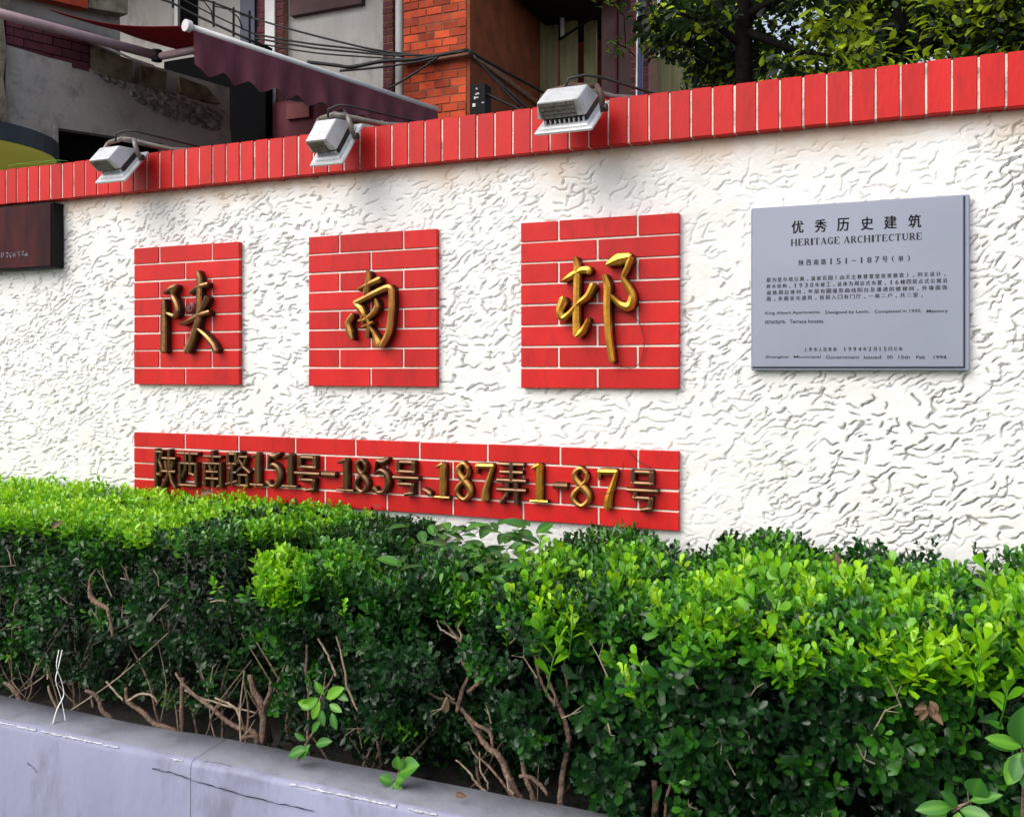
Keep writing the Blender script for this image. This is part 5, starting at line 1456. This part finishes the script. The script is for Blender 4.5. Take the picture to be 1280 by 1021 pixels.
# cables
def cable(label, pts, rad=.009):
    pipe_thing('cable', label, 'cable', [on_y(x_, y_, y0) for x_, y_, y0 in pts], rad, M_CABLE, group='black cables strung to the brick pier')
cable('highest thin black cable sloping down to the brick pier', [(300, 18, YB - .3), (360, 36, YB - .3), (430, 54, YB - .3), (478, 64, YB - .28), (540, 70, YB - .26), (583, 64, YB - .26)])
cable('second thin black cable sloping down to the brick pier', [(318, 43, YB - .3), (380, 54, YB - .3), (440, 61, YB - .3), (500, 69, YB - .28), (560, 68, YB - .26), (583, 63, YB - .25)])
cable('third thin black cable just under the second', [(318, 48, YB - .3), (390, 60, YB - .3), (450, 66, YB - .3), (505, 71, YB - .28)])
cable('lowest thin black cable sloping to the white downpipe', [(318, 54, YB - .3), (390, 66, YB - .3), (450, 71, YB - .3), (500, 74, YB - .28)], .007)
cable('thick bundled black cable rising from the awning to the brick pier', [(385, 78, YB - .35), (420, 82, YB - .35), (440, 84, YB - .35), (478, 77, YB - .3), (520, 74, YB - .28), (583, 63, YB - .25)], .016)
cable('black cable under the bundled one in front of the white downpipe', [(425, 89, YB - .35), (470, 85, YB - .33), (520, 78, YB - .3), (545, 72, YB - .27)], .010)
cable('short black cable slanting down across the white downpipe', [(486, 111, YB - .35), (505, 100, YB - .3), (530, 84, YB - .28), (548, 71, YB - .27)], .010)
cable('long black cable running down the side of the brick pier to the right', [(583, 62, YB - .26), (610, 78, YB), (650, 100, YB + .4), (690, 122, YB + .9)], .012)
cable('steep black cable from the pier corner down behind the wall', [(585, 64, YB - .26), (610, 90, YB - .1), (640, 118, YB), (665, 140, YB + .1)], .012)
cable('second steep black cable beside the meter box', [(592, 70, YB - .26), (620, 102, YB - .15), (650, 134, YB - .05)], .010)
cable('low dark red conduit running behind the coping by the meter box', [(606, 117, YB - .25), (630, 128, YB - .2), (655, 140, YB - .15)], .012)

# parasol behind the wall on the left
pc = at_z(-62, 166, 4.7)
par = thing('parasol', 'dark rimmed olive parasol peeping over the coping at the left edge', 'parasol', (pc[0], pc[1], 0))
Rr = .50
cn = MB()
N_ = 40
ring = lambda r_, z_: [(pc[0] + r_ * math.cos(2 * math.pi * k / N_), pc[1] + r_ * math.sin(2 * math.pi * k / N_), z_) for k in range(N_)]
zr = at_z(60, 190, 4.9)[2]
v_ = ring(Rr * .97, zr - .05) + ring(.03, zr + .12)
cn.add(v_, [(k, (k + 1) % N_, N_ + (k + 1) % N_, N_ + k) for k in range(N_)])
build('canopy', cn, M_OLIVE, par, smooth=True)
vl = MB(); v_ = ring(Rr, zr + .035) + ring(Rr, zr - .055) + ring(Rr * .985, zr - .055) + ring(Rr * .985, zr + .035)
vl.add(v_, [(j * N_ + k, j * N_ + (k + 1) % N_, ((j + 1) % 4) * N_ + (k + 1) % N_, ((j + 1) % 4) * N_ + k) for j in range(4) for k in range(N_)])
build('rim', vl, M_TEAL, par)
build('pole', MB().tube([(pc[0], pc[1], 0), (pc[0], pc[1], zr + .12)], .02, 8), M_WHITE, par, smooth=True)
gt = thing('grass_tuft', 'few narrow green blades peeping over the coping beside the left floodlight', 'plant', at_z(60, 230, 4.0))
GB = big_leaf_mesh(.12, .010, 'grass_blade', tone=.85, curl=.25)
for a0, b0, a1, b1 in ((10, 208, 48, 197), (45, 205, 80, 193), (62, 204, 78, 201), (46, 209, 62, 202), (36, 203, 60, 199), (70, 210, 88, 205)):
    p, q_ = at_z(a0, b0, 4.0), at_z(a1, b1, 4.0)
    instance('blade', GB, gt, p, orient(q_ - p, (0, -.6, 1)), [np.linalg.norm(q_ - p) / .12] * 3)
build('stem', MB().tube([at_z(55, 250, 4.02), at_z(52, 215, 4.0)], .004, 5), M_BARK, gt)

# ------------------------------------------------------------------ trees behind the wall
def tree(label, px, yt, rad, limbs, clumps, nleaf, bright, group='trees behind the wall', lean=0):
    base = on_y(px, 100, yt)
    t = thing('tree', label, 'tree', (base[0], yt, 0), group)
    zz = np.linspace(0, 5.2, 9)
    build('trunk', MB().tube([(base[0] + .02 * math.sin(z * 1.3) + lean * (z - 2.4), yt, z) for z in zz], [rad * (1.15 - .07 * z) for z in zz], 12), M_TRUNK, t, smooth=True)
    for l_ in limbs:
        ps, rs = smooth_poly([on_y(x_, y_, yy_) for x_, y_, yy_, _ in l_], [r_ for *_, r_ in l_])
        build('branch', MB().tube(ps, rs, 8), M_TRUNK, t, smooth=True)
    C, Rd = [], []
    for x_, y_, yy_, r_, w_ in clumps: 
        C.append(on_y(x_, y_, yy_)); Rd.append(r_)
    C, Rd = np.array(C), np.array(Rd)
    wgt = np.array([w_ for *_, w_ in clumps], float); wgt *= Rd ** 2; wgt /= wgt.sum()
    k = rng.choice(len(C), nleaf, p=wgt)
    d_ = nrm(rng.normal(0, 1, (nleaf, 3))) * (rng.uniform(0, 1, nleaf) ** .45)[:, None]
    Pt = C[k] + d_ * Rd[k][:, None] * np.array([1, 1, .75])
    keep = (fbm(Pt[:, 0] / .16 + Pt[:, 1], Pt[:, 2] / .14, 210) + rng.normal(0, .2, nleaf)) < .32
    Pt = Pt[keep]; k = k[keep]; m_ = len(Pt)
    yg = np.array(bright)[k] if hasattr(bright, '__len__') else np.full(m_, bright)
    tone = np.clip(.10 + rng.normal(0, .10, m_) + np.where(rng.uniform(0, 1, m_) < yg, .75, 0), 0, 1)  # sunlit leaves painted in as a brighter share, the rest dark
    az = rng.uniform(0, 6.28, m_)
    ax_ = np.stack([np.cos(az), np.sin(az), rng.normal(-.35, .4, m_)], -1)
    L_ = rng.uniform(.035, .068, m_)
    V_, F_, G2 = leaf_mesh(Pt, ax_, np.stack([rng.normal(0, .5, m_), rng.normal(-.2, .5, m_), np.ones(m_)], -1), L_, L_ * .48, fold=.15, curl=.2, tone=tone)
    o_ = bpy.data.objects.new('crown', np_mesh('crown', V_ - WORLD[t.as_pointer()], F_, M_TREELEAF, attr=G2))
    link(o_, t); tag(o_, kind='stuff')
    return t
cl = []
br = []
for i in range(14):
    cl.append((random.uniform(832, 875), random.uniform(-60, 60), random.uniform(1.6, 2.8), random.uniform(.12, .2), 1)); br.append(.15)
for i in range(10):
    cl.append((random.uniform(880, 915), random.uniform(10, 95), random.uniform(1.9, 2.6), random.uniform(.12, .2), 1)); br.append(.15)
for i in range(64):
    x_, y_ = random.uniform(835, 1130), random.uniform(-70, 95)
    if x_ < 860 and y_ > 70: continue
    cl.append((x_, y_, random.uniform(1.9, 2.8) if 895 < x_ < 970 else random.uniform(1.0, 2.6), random.uniform(.10, .22), 1)); br.append(.7 if (x_ > 950 and random.random() < .55) else .12)
tree('leafy tree with a straight dark trunk rising behind the coping', 933, 1.6, .040,
     [[(935, 20, 1.6, .03), (980, -5, 1.7, .022), (1030, -30, 1.8, .015)], [(932, 60, 1.6, .022), (890, 30, 1.5, .014), (840, 15, 1.4, .008)], [(934, 40, 1.6, .02), (990, 62, 1.4, .010), (1040, 70, 1.3, .006)]], cl, 15000, br)
cl = []; br = []
for i in range(40):
    x_, y_ = random.uniform(1050, 1370), random.uniform(-60, 75)
    cl.append((x_, y_, random.uniform(1.6, 3.2), random.uniform(.12, .26), 1)); br.append(.65 if random.random() < .5 else .12)
tree('tree with a thick dark slanting branch over the right end of the wall', 1420, 2.2, .09,
     [[(1420, 20, 2.2, .07), (1300, 22, 2.1, .062), (1200, 45, 1.9, .055), (1140, 62, 1.8, .045), (1105, 80, 1.75, .03)], [(1140, 62, 1.8, .03), (1125, 30, 1.7, .02), (1118, -20, 1.7, .015)], [(1200, 45, 1.9, .03), (1160, 5, 1.9, .018), (1150, -30, 1.9, .012)]], cl, 14000, br)
# sprig of climbing plant by the blue pipe
cs = thing('climbing_plant', 'small dark leafy sprig growing beside the blue downpipe', 'plant', on_y(775, 60, YB + .4))
TL = [big_leaf_mesh(.075, .036, 'climber_leaf', tone=a_, m=M_TREELEAF) for a_ in (.2, .45, .6)]
for cx, cy, sx_, sy_, n in ((778, 56, 12, 6, 26), (762, 4, 14, 4, 22)):
    for i in range(n):
        p = on_y(random.gauss(cx, sx_), random.gauss(cy, sy_), YB + .4 + random.gauss(0, .06))
        az = random.uniform(0, 6.28)
        instance('leaf', random.choice(TL), cs, p, orient((math.cos(az), math.sin(az) - .3, random.gauss(-.2, .4)), (0, -.4, 1)), [random.uniform(.7, 1.2)] * 3)
build('stem', MB().tube([on_y(795, 72, YB + .5), on_y(782, 60, YB + .42), on_y(765, 52, YB + .4)], .005, 5), M_TRUNK, cs)
build('stem', MB().tube([on_y(782, 60, YB + .42), on_y(780, 20, YB + .42), on_y(762, 2, YB + .4)], .005, 5), M_TRUNK, cs)
